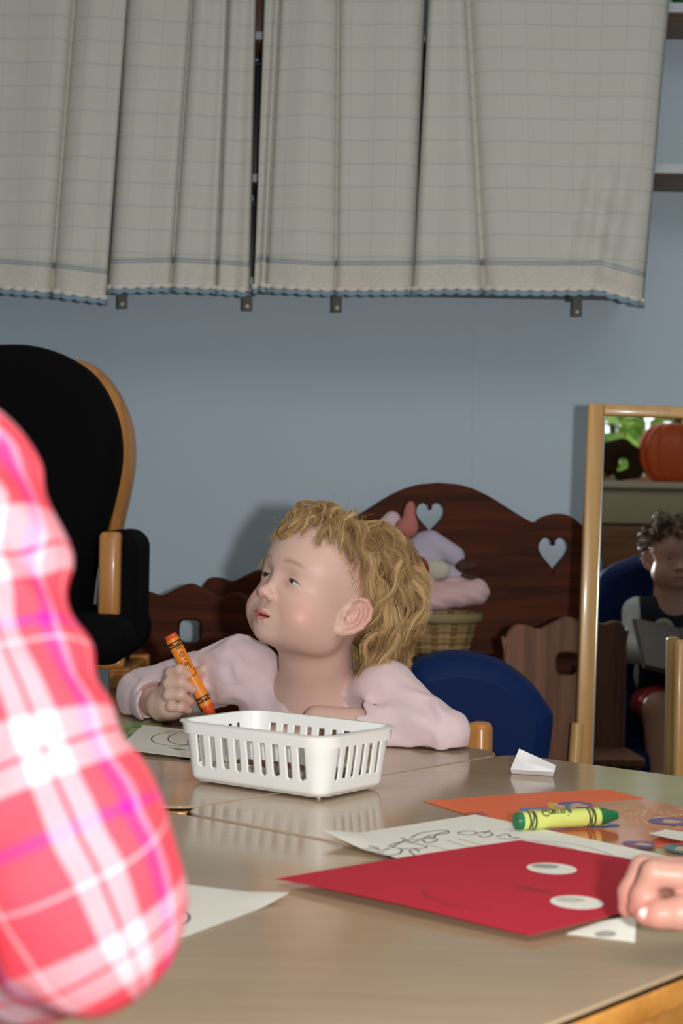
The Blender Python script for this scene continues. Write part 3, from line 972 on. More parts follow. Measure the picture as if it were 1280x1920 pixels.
# ---- the girl's drawing and the green card behind it
g4 = on_sheet([(214, 1412), (268, 1362), (452, 1382), (420, 1432)], 0.0)
gsh = sheet('girls_drawing', g4, paper_grey, 0.0018, lambda u, v: 0.0035 * max(0, 1 - 5 * (1 - abs(2 * u - 1)) * 0 - 6 * u) * (1 - v))
tag(gsh, 'white drawing with brown ovals under the girl\'s hand', 'paper')
ov = []
for (x, y, rx, ry) in ((330, 1380, 46, 13), (345, 1380, 30, 11), (376, 1386, 24, 10)):
    ov.append([(x + rx * math.cos(t), y + ry * math.sin(t)) for t in np.linspace(0.2, 6.3, 15)])
ink('drawn_ovals', ov, 0.0056, 0.0016, ink_brown, gsh, 3)
ink('drawn_patch', [[(318, 1396), (340, 1400), (362, 1401)], [(325, 1398), (350, 1401)]], 0.0056, 0.0030, ink_brown, gsh, 3)
gg = on_sheet([(196, 1392), (214, 1352), (306, 1356), (290, 1388)], 0.0)
gcd = sheet('green_card', gg, plain('card_green', (150, 170, 110), 0.5, 0.05), 0.0006, None, None, 6)
tag(gcd, 'pale green squared card at the far table beside the drawing', 'card')
gm = [plain('card_teal', (84, 132, 118), 0.5), plain('card_olive', (120, 142, 84), 0.5)]
for i in range(5):
    for j in range(3):
        if (i + j) % 2: continue
        A, B, C, D = gg
        f = lambda u, v: (A * (1 - u) + B * u) * (1 - v) + (D * (1 - u) + C * u) * v
        q = [f(j / 3 + .01, i / 5 + .01), f(j / 3 + .32, i / 5 + .01), f(j / 3 + .32, i / 5 + .19), f(j / 3 + .01, i / 5 + .19)]
        mesh('printed_square', [(p.x, p.y, TZ + 0.0012) for p in q], [(3, 2, 1, 0)], gm[(i + j // 2) % 2], gcd)

# ---- folded glossy scrap standing on the table
gloss = plain('glossy_white', (232, 230, 232), 0.16, 0.01, spec=0.7, coat=0.5)
b0, b1 = T(959, 1451), T(1036, 1456)
dd_ = b0.y
f0, f1 = P(955, 1441, dd_ - 0.006), P(1041, 1437, b1.y - 0.002)
k0, k1 = P(973, 1405, dd_ + 0.012), P(1041, 1436, b1.y + 0.004)
m0, m1 = P(957, 1443, dd_ - 0.004), P(1039, 1448, b1.y - 0.006)
G = []
nn_ = 11
for i in range(nn_):
    u = i / (nn_ - 1)
    rows = [b0.lerp(b1, u), m0.lerp(m1, u), k0.lerp(k1, u)]
    bow = Vector((0, -0.004 * math.sin(math.pi * u), 0))
    for j in range(9):
        v = j / 8
        q = rows[0].lerp(rows[1], v / 0.25) if v <= 0.25 else rows[1].lerp(rows[2], (v - 0.25) / 0.75)
        G.append(q + bow * (1 - abs(2 * v - 1)) + Vector((0, 0, 0.0006)))
V, Fc = solidify_grid(G, nn_, 9, 0.0005)
fs = mesh('folded_scrap', V, Fc, gloss, None, True); fs.data.set_sharp_from_angle(angle=math.radians(30))
tag(fs, 'folded glossy white scrap standing alone on the far side of the table', 'paper')

# ---- crayons
def text_ring(s, size, R, M, x0, mat, name, parent, depth=0.00034):
    """outlined lettering wrapped round a crayon: reads along local +X of M, wraps round the axis"""
    cu = bpy.data.curves.new('t', 'FONT'); cu.body = s; cu.size = size; cu.fill_mode = 'NONE'; cu.resolution_u = 4
    cu.bevel_depth = depth; cu.bevel_resolution = 1; cu.align_y = 'CENTER'
    ob = bpy.data.objects.new('t', cu); COL.objects.link(ob)
    bpy.context.view_layer.update()
    me = bpy.data.meshes.new_from_object(ob.evaluated_get(bpy.context.evaluated_depsgraph_get()))
    bpy.data.objects.remove(ob); bpy.data.curves.remove(cu)
    for v in me.vertices:
        x, y, z = v.co
        a = y / R
        v.co = M @ Vector((x0 + x, -math.sin(a) * (R + z), math.cos(a) * (R + z)))
    me.name = name
    return link(name, me, mat, parent)
def wavy_ring(R, x0, amp, w, M, mat, parent, name='printed_band', ph=0.0, nw=3):
    V, Fc = [], []; n = 48
    for k in range(n):
        a = 2 * math.pi * k / n
        xx = x0 + amp * math.sin(nw * a + ph)
        for dx in (0, w):
            V.append(M @ Vector((xx + dx, -math.sin(a) * R, math.cos(a) * R)))
    for k in range(n):
        i, j = 2 * k, 2 * ((k + 1) % n); Fc.append((i, j, j + 1, i + 1))
    return mesh(name, V, Fc, mat, parent, True)
def crayon(butt, tip_dir, L, R, up, wrap, wax_m, ink_m, label, text_at, text_size, flip=False, roll=0.0):
    """butt = centre of the flat end, axis along tip_dir"""
    x = Vector(tip_dir).normalized(); z = Vector(up); z = (z - x * z.dot(x)).normalized(); y = z.cross(x)
    M = Matrix.Translation(butt) @ Matrix((x, y, z)).transposed().to_4x4() @ Matrix.Rotation(roll, 4, 'X')
    root = empty('crayon', butt); tag(root, label, 'crayon')
    X = M @ Matrix.Rotation(math.pi / 2, 4, 'Y')   # lathe axis along +x
    Lc = L - 0.017
    lathe('wax', [(0.0001, 0), (R * 0.86, 0.0002), (R * 0.93, 0.0012), (R * 0.93, Lc), (R * 0.90, Lc + 0.002), (R * 0.55, L - 0.004), (R * 0.42, L - 0.0006), (0.0001, L)], wax_m, root, 28, X)
    wr = lathe('paper_wrap', [(R * 0.94, 0.006), (R, 0.0062), (R, Lc - 0.004), (R * 0.94, Lc - 0.0038)], wrap, root, 32, X)
    for x0 in (0.011, Lc - 0.017):
        wavy_ring(R * 1.006, x0 - 0.0004, 0.0, 0.0020, M, ink_m, wr)
        wavy_ring(R * 1.006, x0 + 0.0052, 0.0, 0.0020, M, ink_m, wr)
        wavy_ring(R * 1.007, x0 + 0.0027, 0.0010, 0.0016, M, ink_m, wr, ph=1.0)
    MT = M
    if flip:   # text reads from tip towards butt
        MT = M @ Matrix.Translation((text_at, 0, 0)) @ Matrix.Rotation(math.pi, 4, 'Z')
        text_ring('Crayola', text_size, R, MT, 0, ink_m, 'lettering', wr)
    else:
        text_ring('Crayola', text_size, R, M, text_at, ink_m, 'lettering', wr)
    return root
wax_green = plain('wax_green', (22, 104, 62), 0.35, 0.08, 60, spec=0.5)
wrap_green = plain('wrap_yellow_green', (200, 210, 112), 0.4, 0.03, 60, spec=0.4)
wax_orange = plain('wax_orange', (232, 84, 34), 0.35, 0.06, 60)
wrap_orange = plain('wrap_orange', (246, 146, 44), 0.4, 0.03, 60, spec=0.4)
GR = 0.0083
gb = T(966, 1557, TZ + 0.0035); gt = T(1150, 1546, TZ + 0.0035)
gb.z += GR; gt.z += GR
crayon(gb, gt - gb, (gt - gb).length + 0.004, GR, (0, -0.55, 0.83), wrap_green, wax_green, plain('print_dark_green', (52, 56, 34), 0.5), 'yellow-green wrapped crayon with dark green ends lying on the orange paper', 0.024, 0.010)
cb, ct = P(318.5, 1190, 2.204), P(401, 1348, 2.204)
crayon(cb, ct - cb, (ct - cb).length, 0.0091, (0.1, -1, 0.1), wrap_orange, wax_orange, plain('print_brown', (62, 30, 14), 0.5), 'orange crayon held upright in the girl\'s fist', 0.0640, 0.0150, flip=True, roll=math.radians(-22))

# ================================================================ white slotted basket
wplastic = plain('white_plastic', (246, 246, 242), 0.32, 0.01, 10, spec=0.5, sss=0.0)
BC = Vector((-0.054, 1.750, TZ)); BA = math.radians(-37.0)
BM = Matrix.Translation(BC) @ Matrix.Rotation(BA, 4, 'Z')
bk = empty('storage_basket', BC, BA)
tag(bk, 'small white plastic basket with slotted sides in the middle of the tables', 'basket')
BH, BL, BWd = 0.0635, 0.180, 0.110       # height, bottom length and width
TAP = 0.009
def rr_path(w, h, r, per=None):
    """points, outward normals and arc length of a rounded rectangle, fine enough for slots"""
    out = []
    def line(x0, y0, x1, y1, nx, ny, n):
        for k in range(n): t = k / n; out.append((x0 + (x1 - x0) * t, y0 + (y1 - y0) * t, nx, ny))
    def arc(cx, cy, a0, n=8):
        for k in range(n): a = math.radians(a0 + 90 * k / n); out.append((cx + r * math.cos(a), cy + r * math.sin(a), math.cos(a), math.sin(a)))
    NL, NS = 76, 52
    line(-w / 2 + r, -h / 2, w / 2 - r, -h / 2, 0, -1, NL); arc(w / 2 - r, -h / 2 + r, -90)
    line(w / 2, -h / 2 + r, w / 2, h / 2 - r, 1, 0, NS); arc(w / 2 - r, h / 2 - r, 0)
    line(w / 2 - r, h / 2, -w / 2 + r, h / 2, 0, 1, NL); arc(-w / 2 + r, h / 2 - r, 90)
    line(-w / 2, h / 2 - r, -w / 2, -h / 2 + r, -1, 0, NS); arc(-w / 2 + r, -h / 2 + r, 180)
    return out
pth = rr_path(BL, BWd, 0.014)
NPth = len(pth)
def slot_mask(i, z):
    """True where a slot is open"""
    NL, NS, A_ = 76, 52, 8
    j = i
    for n, cnt in ((NL, 9), (NS, 6), (NL, 9), (NS, 6)):
        if j < n:
            per = n / (cnt + 0.0); u = (j + 0.5) / per; f = u - int(u)
            half = 0.205 + 0.0
            zz = (z - 0.0165)
            if zz < 0 or z > BH - 0.0125: return False
            if zz < 0.0022: half *= math.sqrt(max(0, 1 - ((0.0022 - zz) / 0.0022) ** 2))
            return abs(f - 0.5) < half
        j -= n
        if j < A_: return False
        j -= A_
    return False
NZb = 48
V, Fc = [], []
zl = [BH * k / NZb for k in range(NZb + 1)]
for z in zl:
    off = TAP * (z / BH) + (0.0 if z > 0.006 else -0.005 * (1 - z / 0.006) ** 2)
    for (x, y, nx, ny) in pth: V.append(BM @ Vector((x + nx * off, y + ny * off, z + 0.0025)))
for k in range(NZb):
    zc = (zl[k] + zl[k + 1]) / 2
    for i in range(NPth):
        if slot_mask(i, zc): continue
        a = k * NPth + i; b = k * NPth + (i + 1) % NPth
        Fc.append((a, b, b + NPth, a + NPth))
used = sorted({i for f in Fc for i in f}); mp = {o: n for n, o in enumerate(used)}
sw = mesh('slotted_wall', [V[i] for i in used], [tuple(mp[i] for i in f) for f in Fc], wplastic, bk, True)
md = sw.modifiers.new('thick', 'SOLIDIFY'); md.thickness = 0.0018; md.offset = -1
sw.data.set_sharp_from_angle(angle=math.radians(40))
def sweep(name, prof, mat, parent, base_off=0.0):
    """closed sweep of profile (outward offset, z) round the basket plan"""
    V, Fc = [], []; m = len(prof)
    for (x, y, nx, ny) in pth:
        for (o, z) in prof: V.append(BM @ Vector((x + nx * o, y + ny * o, z)))
    n = len(pth)
    for i in range(n):
        for k in range(m):
            a = i * m + k; b = i * m + (k + 1) % m; c = ((i + 1) % n) * m + (k + 1) % m; d = ((i + 1) % n) * m + k
            Fc.append((a, b, c, d))
    o = mesh(name, V, Fc, mat, parent)
    return auto_smooth(o, 45)
z0 = BH + 0.0025
sweep('rim', [(TAP - 0.0018, z0 - 0.012), (TAP + 0.0022, z0 - 0.0125), (TAP + 0.0030, z0 - 0.0022), (TAP + 0.0058, z0 - 0.0016), (TAP + 0.0062, z0 - 0.0004), (TAP + 0.0050, z0), (TAP - 0.0012, z0), (TAP - 0.0020, z0 - 0.001)], wplastic, bk)
plate('bottom', [round_rect(BL - 0.008, BWd - 0.008, 0.012)], 0.0018, 0.0004, BM @ Matrix.Translation((0, 0, 0.0034)), wplastic, bk)
for sx in (-1, 1):
    for sy in (-1, 1):
        lathe('foot', [(0.0016, 0.0), (0.0024, 0.0006), (0.0026, 0.003)], wplastic, bk, 12, BM @ Matrix.Translation((sx * (BL / 2 - 0.014), sy * (BWd / 2 - 0.014), 0.0002)))
# crayons lying in the basket
for i, (x, y, a, rgb, nm) in enumerate(((-0.03, 0.018, 12, (120, 74, 46), 'brown'), (0.02, -0.012, -20, (150, 146, 140), 'grey'), (0.035, 0.022, 40, (88, 60, 70), 'plum'), (-0.04, -0.02, -5, (205, 200, 180), 'cream'))):
    w_ = plain('wrap_' + nm, rgb, 0.4); wx = plain('wax_' + nm, [int(v * 0.8) for v in rgb], 0.35)
    d_ = BM.to_3x3() @ Vector((math.cos(math.radians(a)), math.sin(math.radians(a)), 0))
    c_ = BM @ Vector((x, y, 0.0046 + 0.0078)); 
    crayon(c_ - d_ * 0.045, d_, 0.09, 0.0076, (0, 0, 1), w_, wx, ink_grey, '%s crayon lying inside the white basket' % nm, 0.02, 0.009)
# ================================================================ the girl at the table
HD = Frame((-0.030, 2.12, 0.668), [[0.64006, -0.76053, -0.10913], [-0.70654, -0.63843, 0.30530], [0.30186, 0.11830, 0.94598]], 0.01048)
BD = Frame(P(597, 1266, 2.19), [[0.906, -0.423, 0], [-0.423, -0.906, 0], [0, 0, 1]], 0.01)

def face_ops(S, hd, mouth_open=0.13, lid=0.46, ears=True):
    A = S.add
    s = hd.s
    A(ell(hd, (0, -1.0, 3.9), (6.75, 8.5, 7.2)), 0.01)
    A(ell(hd, (0, 3.3, 3.9), (5.6, 4.6, 4.6)), 2.0 * s)          # forehead
    A(ell(hd, (0, 3.0, -0.8), (5.45, 4.6, 4.9)), 1.6 * s)         # mid face
    for x in (-1, 1):
        A(ell(hd, (x * 3.2, 4.55, -2.3), (2.6, 2.65, 2.6)), 1.5 * s)   # cheeks
        A(ell(hd, (x * 3.6, 1.8, -3.2), (2.3, 3.4, 2.7)), 1.6 * s)        # jaw angles
    A(ell(hd, (0, 3.6, -4.1), (3.9, 3.7, 2.2)), 1.5 * s)         # under jaw
    A(ell(hd, (0, 6.15, -4.95), (1.55, 1.25, 1.1)), 1.3 * s)     # chin
    A(ell(hd, (0, 6.55, -3.05), (2.3, 1.35, 1.55)), 0.9 * s)     # muzzle
    for x in (-1, 1):
        S.cut(ell(hd, (x * 2.45, 8.6, 1.75), (1.7, 1.5, 1.15)), 1.0 * s)  # sockets
        A(ell(hd, (x * 2.2, 6.35, 3.3), (1.3, 0.6, 0.5), rot_axes(0, x * 8, -x * 24)), 1.2 * s)   # brow
    # nose
    A(cap(hd, (0, 7.15, 1.5), (0, 8.25, -0.45), 0.42, 0.55), 0.75 * s)
    A(ell(hd, (0, 8.5, -0.62), (0.84, 0.75, 0.70)), 0.45 * s)
    for x in (-1, 1):
        A(ell(hd, (x * 0.85, 7.9, -0.98), (0.55, 0.7, 0.5)), 0.35 * s)
        S.cut(ell(hd, (x * 0.42, 8.55, -1.38), (0.24, 0.36, 0.22)), 0.12 * s)
    # lids and openings
    for x in (-1, 1):
        ec = (x * 2.5, 5.9, 1.6)
        A(sph(hd, ec, 1.27), 0.6 * s)
        R = 2.5; hh = lid / 2
        ax = rot_axes(0, x * 11, -x * 14)
        c = hd.w(ec); Am = ax @ hd.A
        def opening(p, c=c, Am=Am, R=R, hh=hh):
            q = ((p - c) @ Am.T) / s
            z = q[:, 2] + 0.10
            up = np.sqrt(q[:, 0] ** 2 + (z + (R - hh)) ** 2) - R
            dn = np.sqrt(q[:, 0] ** 2 + (z - (R - hh)) ** 2) - R
            return np.maximum(np.maximum(up, dn), 0.45 - q[:, 1]) * s
        S.cut(Prim(opening, c + 1.0 * s * Am[1], 1.4 * s), 0.10 * s)
        # crease above the upper lid
        pts = [(x * (2.5 + t), 7.22 - 0.13 * t * t * 1.6 + x * 0 - 0.28 * t, 1.6 + 0.60 - 0.16 * t * t - 0.12 * t) for t in (-0.8, -0.3, 0.2, 0.6)]
        for a, b in zip(pts[:-1], pts[1:]):
            S.groove(cap(hd, a, b, 0.03, 0.03), 0.0006)
    # philtrum, lips, mouth slit
    S.groove(cap(hd, (0, 8.1, -1.6), (0, 7.95, -2.4), 0.10, 0.14), 0.0010)
    up = [(-1.75, 6.95, -3.32), (-1.0, 7.62, -3.05), (-0.35, 7.92, -2.84), (0, 7.93, -2.92), (0.35, 7.92, -2.84), (1.0, 7.62, -3.05), (1.75, 6.95, -3.32)]
    S.chain(hd, up, [0.16, 0.30, 0.36, 0.34, 0.36, 0.30, 0.16], 0.25 * s)
    lo = [(-1.55, 6.95, -3.50), (-0.8, 7.55, -3.72), (0, 7.72, -3.80), (0.8, 7.55, -3.72), (1.55, 6.95, -3.50)]
    S.chain(hd, lo, [0.15, 0.36, 0.42, 0.36, 0.15], 0.25 * s)
    S.cut(ell(hd, (0, 7.75, -3.33), (1.5, 1.1, mouth_open)), 0.10 * s)
    S.groove(cap(hd, (-0.7, 7.3, -4.35), (0.7, 7.3, -4.35), 0.12, 0.12), 0.0012)
    for x in (-1, 1):
        S.groove(cap(hd, (x * 1.85, 6.95, -3.30), (x * 2.15, 6.7, -3.55), 0.06, 0.04), 0.0010)
    if ears:
        for x in (-1, 1):
            # ear frame: u = back along the ear, v = up, w = outward
            o = hd.w((x * 6.25, -0.35, 0.0))
            w = normv(np.array([x * 0.90, 0.42, 0.05]) @ hd.A)
            v = normv(np.array([0, -0.30, 0.95]) @ hd.A)
            v = normv(v - w * (v @ w)); u = normv(np.array([x * 0.3, -0.95, 0]) @ hd.A); u = normv(u - v * (u @ v) - w * (u @ w))
            E_ = Frame(o, [u, v, w], s)
            A(ell(E_, (0.35, 0.1, 0.15), (1.65, 2.5, 0.42)), 0.35 * s)
            A(ell(E_, (-0.15, -2.05, 0.1), (0.85, 0.85, 0.42)), 0.35 * s)
            S.cut(ell(E_, (0.15, -0.05, 0.74), (1.10, 1.7, 0.55)), 0.22 * s)
            S.cut(ell(E_, (-0.25, -0.35, 0.45), (0.55, 0.75, 0.5)), 0.2 * s)
            hx = [(-0.75, 0.55, 0.15), (-1.05, 1.35, 0.35), (-0.55, 2.20, 0.5), (0.45, 2.52, 0.6), (1.45, 1.95, 0.62), (1.85, 0.85, 0.6), (1.72, -0.45, 0.5), (1.2, -1.45, 0.4), (0.55, -2.1, 0.3)]
            S.chain(E_, hx, [0.2, 0.26, 0.3, 0.32, 0.33, 0.32, 0.3, 0.28, 0.26], 0.18 * s)
            S.chain(E_, [(0.35, 1.55, 0.42), (0.85, 0.7, 0.5), (0.95, -0.3, 0.5), (0.6, -1.1, 0.42), (0.05, -1.55, 0.35)], [0.2, 0.24, 0.25, 0.26, 0.28], 0.2 * s)
            A(ell(E_, (-0.85, -0.45, 0.35), (0.34, 0.5, 0.3)), 0.25 * s)
            S.cut(ell(E_, (-0.2, -0.55, 0.35), (0.35, 0.4, 0.4)), 0.15 * s)

def finger(S, pts, rads, k=0.003, nail=None):
    S.chain(W0, pts, rads, k)

body = Sculpt()
face_ops(body, HD)
# neck, chest
nb = BD.w((0, -0.3, 0))
body.add(cap(W0, HD.w((0, -0.5, -2.0)), BD.w((0, 0.2, -3.0)), 0.046, 0.050), 0.018)
body.add(ell(BD, (0, 0.2, -5.5), (7.6, 5.3, 6.0)), 0.03)
body.add(cap(BD, (-6.2, -0.4, -3.4), (4.8, -0.6, -4.8), 3.0, 2.5), 0.03)
# arms
RS, RE, RW = P(452, 1256, 2.22), P(270, 1304, 2.325), P(306, 1322, 2.235)
LS, LE, LW = P(722, 1296, 2.12), P(829, 1377, 2.05), P(596, 1352, 2.10)
body.chain(W0, [BD.w((-5, -0.4, -3.6)), RS, RE, RW], [0.034, 0.031, 0.026, 0.021], 0.012)
body.chain(W0, [BD.w((5, -0.6, -5.4)), LS, LE, LW], [0.027, 0.027, 0.025, 0.020], 0.012)
# right hand closed round the crayon
HZ = 2.208
hp = lambda x, y, z=0.0: P(x, y, HZ + z)
body.add(ell(W0, hp(332, 1301, 0.012), (0.017, 0.014, 0.026), rot_axes(0, 8, 0)), 0.008)
body.chain(W0, [RW, hp(320, 1322, 0.012), hp(322, 1290, 0.010)], [0.021, 0.019, 0.016], 0.008)
FR = [
    [(315, 1275, .008), (321, 1262, -.008), (337, 1256, -.017), (352, 1265, -.013)],
    [(311, 1290, .006), (317, 1282, -.012), (339, 1280, -.019), (361, 1292, -.0135)],
    [(311, 1307, .005), (317, 1303, -.012), (338, 1303, -.018), (357, 1315, -.008)],
    [(314, 1324, .004), (322, 1324, -.010), (338, 1326, -.014), (353, 1331, -.004)],
]
RR = [[.0085, .0080, .0073, .0060], [.0090, .0083, .0076, .0062], [.0088, .0080, .0073, .0060], [.0080, .0073, .0066, .0056]]
for f_, r_ in zip(FR, RR):
    body.chain(W0, [hp(*q) for q in f_], r_, 0.0022)
body.chain(W0, [hp(326, 1305, .014), hp(346, 1283, .022), hp(366, 1266, .012), hp(381, 1256, .001)], [.011, .010, .0088, .0072], 0.003)
# left hand flat on the table behind the basket
LH = Frame(LW, [normv(np.array(P(520, 1360, 2.09)) - np.array(LW)), normv(np.cross([0, 0, 1], np.array(P(520, 1360, 2.09)) - np.array(LW))), [0, 0, 1]], 0.01)
body.add(ell(LH, (3.2, 0, -0.9), (3.0, 2.4, 1.2)), 0.008)
for i, (yy, ln) in enumerate([(-1.75, 2.2), (-0.6, 2.9), (0.6, 3.1), (1.7, 2.6)]):
    body.chain(LH, [(4.5, yy * 0.9, -0.9), (5.4 + ln * 0.45, yy * 1.1, -0.8), (5.0 + ln, yy * 1.15, -1.5)], [0.78, 0.70, 0.58], 0.003)
body.chain(LH, [(1.5, 1.6, -1.0), (3.0, 3.2, -1.2), (4.4, 3.7, -1.5)], [0.95, 0.82, 0.64], 0.004)

_tb = np.array([[v1.x, v1.y, 0], [v2.x, v2.y, 0], [0, 0, 1]])
_tc0 = v1 * (s1 + 0.006 - 0.5) + v2 * (t1 - 0.3)
table_cut = (1, 0.002, rbox(W0, (_tc0.x, _tc0.y, TZ + 0.0022 - 0.04), (0.5, 0.6, 0.04), 0.001, _tb))   # she rests on the table instead of sinking in
body.ops.append(table_cut)

def skin_colors(V):
    q = HD.l(V)
    base = np.array(lin((220, 183, 168)))
    c = np.tile(base, (len(V), 1))
    def mix(c, col, w):
        return c * (1 - w[:, None]) + np.array(lin(col)) * w[:, None]
    ax = np.abs(q[:, 0])
    blush = np.exp(-(((ax - 4.2) / 1.9) ** 2 + ((q[:, 1] - 5.4) / 2.4) ** 2 + ((q[:, 2] + 1.9) / 1.7) ** 2))
    c = mix(c, (232, 150, 136), 0.5 * blush)
    nose = np.exp(-((ax / 1.0) ** 2 + ((q[:, 1] - 8.6) / 0.9) ** 2 + ((q[:, 2] + 1.1) / 0.9) ** 2))
    c = mix(c, (216, 146, 128), 0.35 * nose)
    # lips
    yy = (q[:, 1] > 6.6) & (q[:, 1] < 8.6)
    zc = -3.36 - 0.02 * ax ** 2 * 0
    upc = -2.62 - 0.17 * ax ** 2 + 0.10 * np.exp(-((ax - 0.4) / 0.25) ** 2)
    dnc = -4.12 + 0.26 * ax ** 2
    lipw = sstep(0.0, 0.14, upc - q[:, 2]) * sstep(0.0, 0.14, q[:, 2] - dnc) * sstep(1.95, 1.7, ax) * yy
    c = mix(c, (196, 112, 106), 0.80 * lipw)
    slit = np.exp(-((q[:, 2] + 3.33) / 0.2) ** 2) * sstep(7.55, 7.15, q[:, 1]) * (q[:, 1] > 6.2) * sstep(1.7, 1.4, ax)
    c = mix(c, (120, 45, 42), 0.85 * np.clip(slit, 0, 1))
    # brows
    bz = 3.6 + 0.22 * np.sin((ax - 1.0) / 3.2 * math.pi) - 0.03 * (ax - 1.0) ** 2
    brow = np.exp(-((q[:, 2] - bz) / 0.26) ** 2) * sstep(0.9, 1.5, ax) * sstep(4.4, 3.2, ax) * (q[:, 1] > 3.5)
    c = mix(c, (156, 112, 84), 0.55 * brow)
    # eye surround slightly violet-red
    es = np.exp(-(((ax - 2.4) / 1.3) ** 2 + ((q[:, 2] - 1.3) / 0.75) ** 2)) * (q[:, 1] > 5.5)
    c = mix(c, (190, 132, 124), 0.45 * es)
    ear = np.exp(-(((q[:, 1] + 0.9) / 2.0) ** 2 + ((q[:, 2]) / 2.8) ** 2)) * sstep(6.1, 6.7, ax)
    c = mix(c, (220, 142, 120), 0.45 * ear)
    # finger tips and knuckles
    for f_ in FR:
        d = np.sqrt(((V - np.array(hp(*f_[3]))) ** 2).sum(1))
        c = mix(c, (222, 146, 132), 0.4 * np.exp(-(d / 0.010) ** 2))
    return c

skin = tint_mat('skin', rough=0.46, sss=0.18, spec=0.45, bump=0.06, bscale=900)
girl = empty('person', BD.w((0, 0, -50)))
tag(girl, 'toddler girl in pink long-sleeved top looking aside, holding an orange crayon', 'person')
V_lo = (-0.36, 1.84, 0.42); V_hi = (0.22, 2.48, 0.82)
bodyo = sculpt_obj('body', body, 0.0016, V_lo, V_hi, skin, girl, colors=skin_colors)

# nails on the two fingers that press the crayon
nail_mat = plain('nail', (232, 188, 182), 0.3, 0.03, spec=0.6)
for f_ in FR[:2]:
    a_, b_ = hp(*f_[2]), hp(*f_[3]); ax_ = (b_ - a_).normalized()
    c_ = np.array(b_ + ax_ * 0.0022 + Vector((0, -0.0048, 0.0010)))
    X_ = np.array(ax_); Z_ = normv(np.cross(X_, [0, -1.0, 0])); Y_ = np.cross(Z_, X_)
    nl = Sculpt(); nl.add(ell(W0, c_, (0.0038, 0.0015, 0.0030), np.array([X_, Y_, Z_])), 0.001)
    sculpt_obj('finger_nail', nl, 0.0005, c_ - 0.006, c_ + 0.006, nail_mat, bodyo)
# eyes
eye_white = plain('eye_white', (226, 224, 220), 0.15, 0.02, spec=0.6, coat=0.6)
eye_iris = plain('eye_iris', (54, 62, 72), 0.15, 0.25, 900, spec=0.6, coat=0.8)
eye_pupil = plain('eye_pupil', (12, 11, 12), 0.1, 0.0, coat=0.8)
def eyeball(c, gaze, r, parent):
    M = Matrix.Translation(Vector(c)) @ frame_from(gaze).to_4x4()
    prof = []
    nn = 22
    for i in range(nn + 1):
        a = math.pi * i / nn - math.pi / 2
        prof.append((max(r * math.cos(a), 0.00001), r * math.sin(a)))
    V, Fc = lathe_geo(prof, 24, M)
    o = mesh('eye', V, Fc, [eye_white, eye_iris, eye_pupil], parent, True)
    for p in o.data.polygons:
        cc = (Vector(p.center) - Vector(c)).normalized().dot(Vector(gaze).normalized())
        ang = math.degrees(math.acos(max(-1, min(1, cc))))
        p.material_index = 2 if ang < 17 else (1 if ang < 36 else 0)
    return o
gz = normv(np.array([-0.24, 0.95, 0.02]) @ HD.A)
for x in (-1, 1):
    eyeball(HD.w((x * 2.5, 5.9, 1.6)), gz, 1.16 * HD.s, bodyo)

lash_mat = plain('lashes', (70, 50, 38), 0.6, 0.1)
for x in (-1, 1):
    ax = rot_axes(0, x * 11, -x * 14) @ HD.A
    c = HD.w((x * 2.5, 5.9, 1.6))
    pts = []
    for i in range(15):
        t = -1.05 + 2.1 * i / 14
        z = math.sqrt(2.5 ** 2 - t * t) - (2.5 - 0.23) - 0.10
        y = math.sqrt(max(1.27 ** 2 - t * t - z * z, 0.0)) + 0.02
        pts.append(Vector(c + HD.s * (t * ax[0] + y * ax[1] + z * ax[2])))
    tube('eyelashes', pts, [0.0003 + 0.0008 * math.sin(math.pi * (i + 0.6) / 15.2) for i in range(15)], lash_mat, bodyo, 6)

# ---------------------------------------------------------------- pink top
shirt = Sculpt()
shirt.add(ell(BD, (0, 0.3, -9.3), (9.2, 6.7, 10.4)), 0.03)
shirt.add(cap(BD, (-6.8, -0.4, -3.6), (6.0, -0.4, -4.4), 3.7, 3.5), 0.03)
shirt.add(ell(BD, (0, -4.5, -17), (9.5, 7.2, 10)), 0.03); shirt.add(ell(BD, (0, -6.5, -26), (9.5, 7.6, 8)), 0.03)
shirt.chain(W0, [BD.w((-5, -0.4, -4.0)), RS, RE], [0.044, 0.043, 0.036], 0.014)
shirt.chain(W0, [RE, np.array(RE) * 0.25 + np.array(RW) * 0.75 - np.array([0.003, 0, 0])], [0.036, 0.031], 0.012)
shirt.chain(W0, [BD.w((5, -0.4, -4.6)), LS, LE], [0.040, 0.038, 0.0325], 0.014)
LC = np.array(LE) + (np.array(LW) - np.array(LE)) * 0.58
shirt.chain(W0, [LE, LC], [0.0325, 0.032], 0.012)
# neckline: scooped out
shirt.cut(ell(BD, (-1.1, 3.6, 1.2), (4.4, 7.0, 4.3), rot_axes(-20, 0, 0)), 0.003)
shirt.ops.append(table_cut)
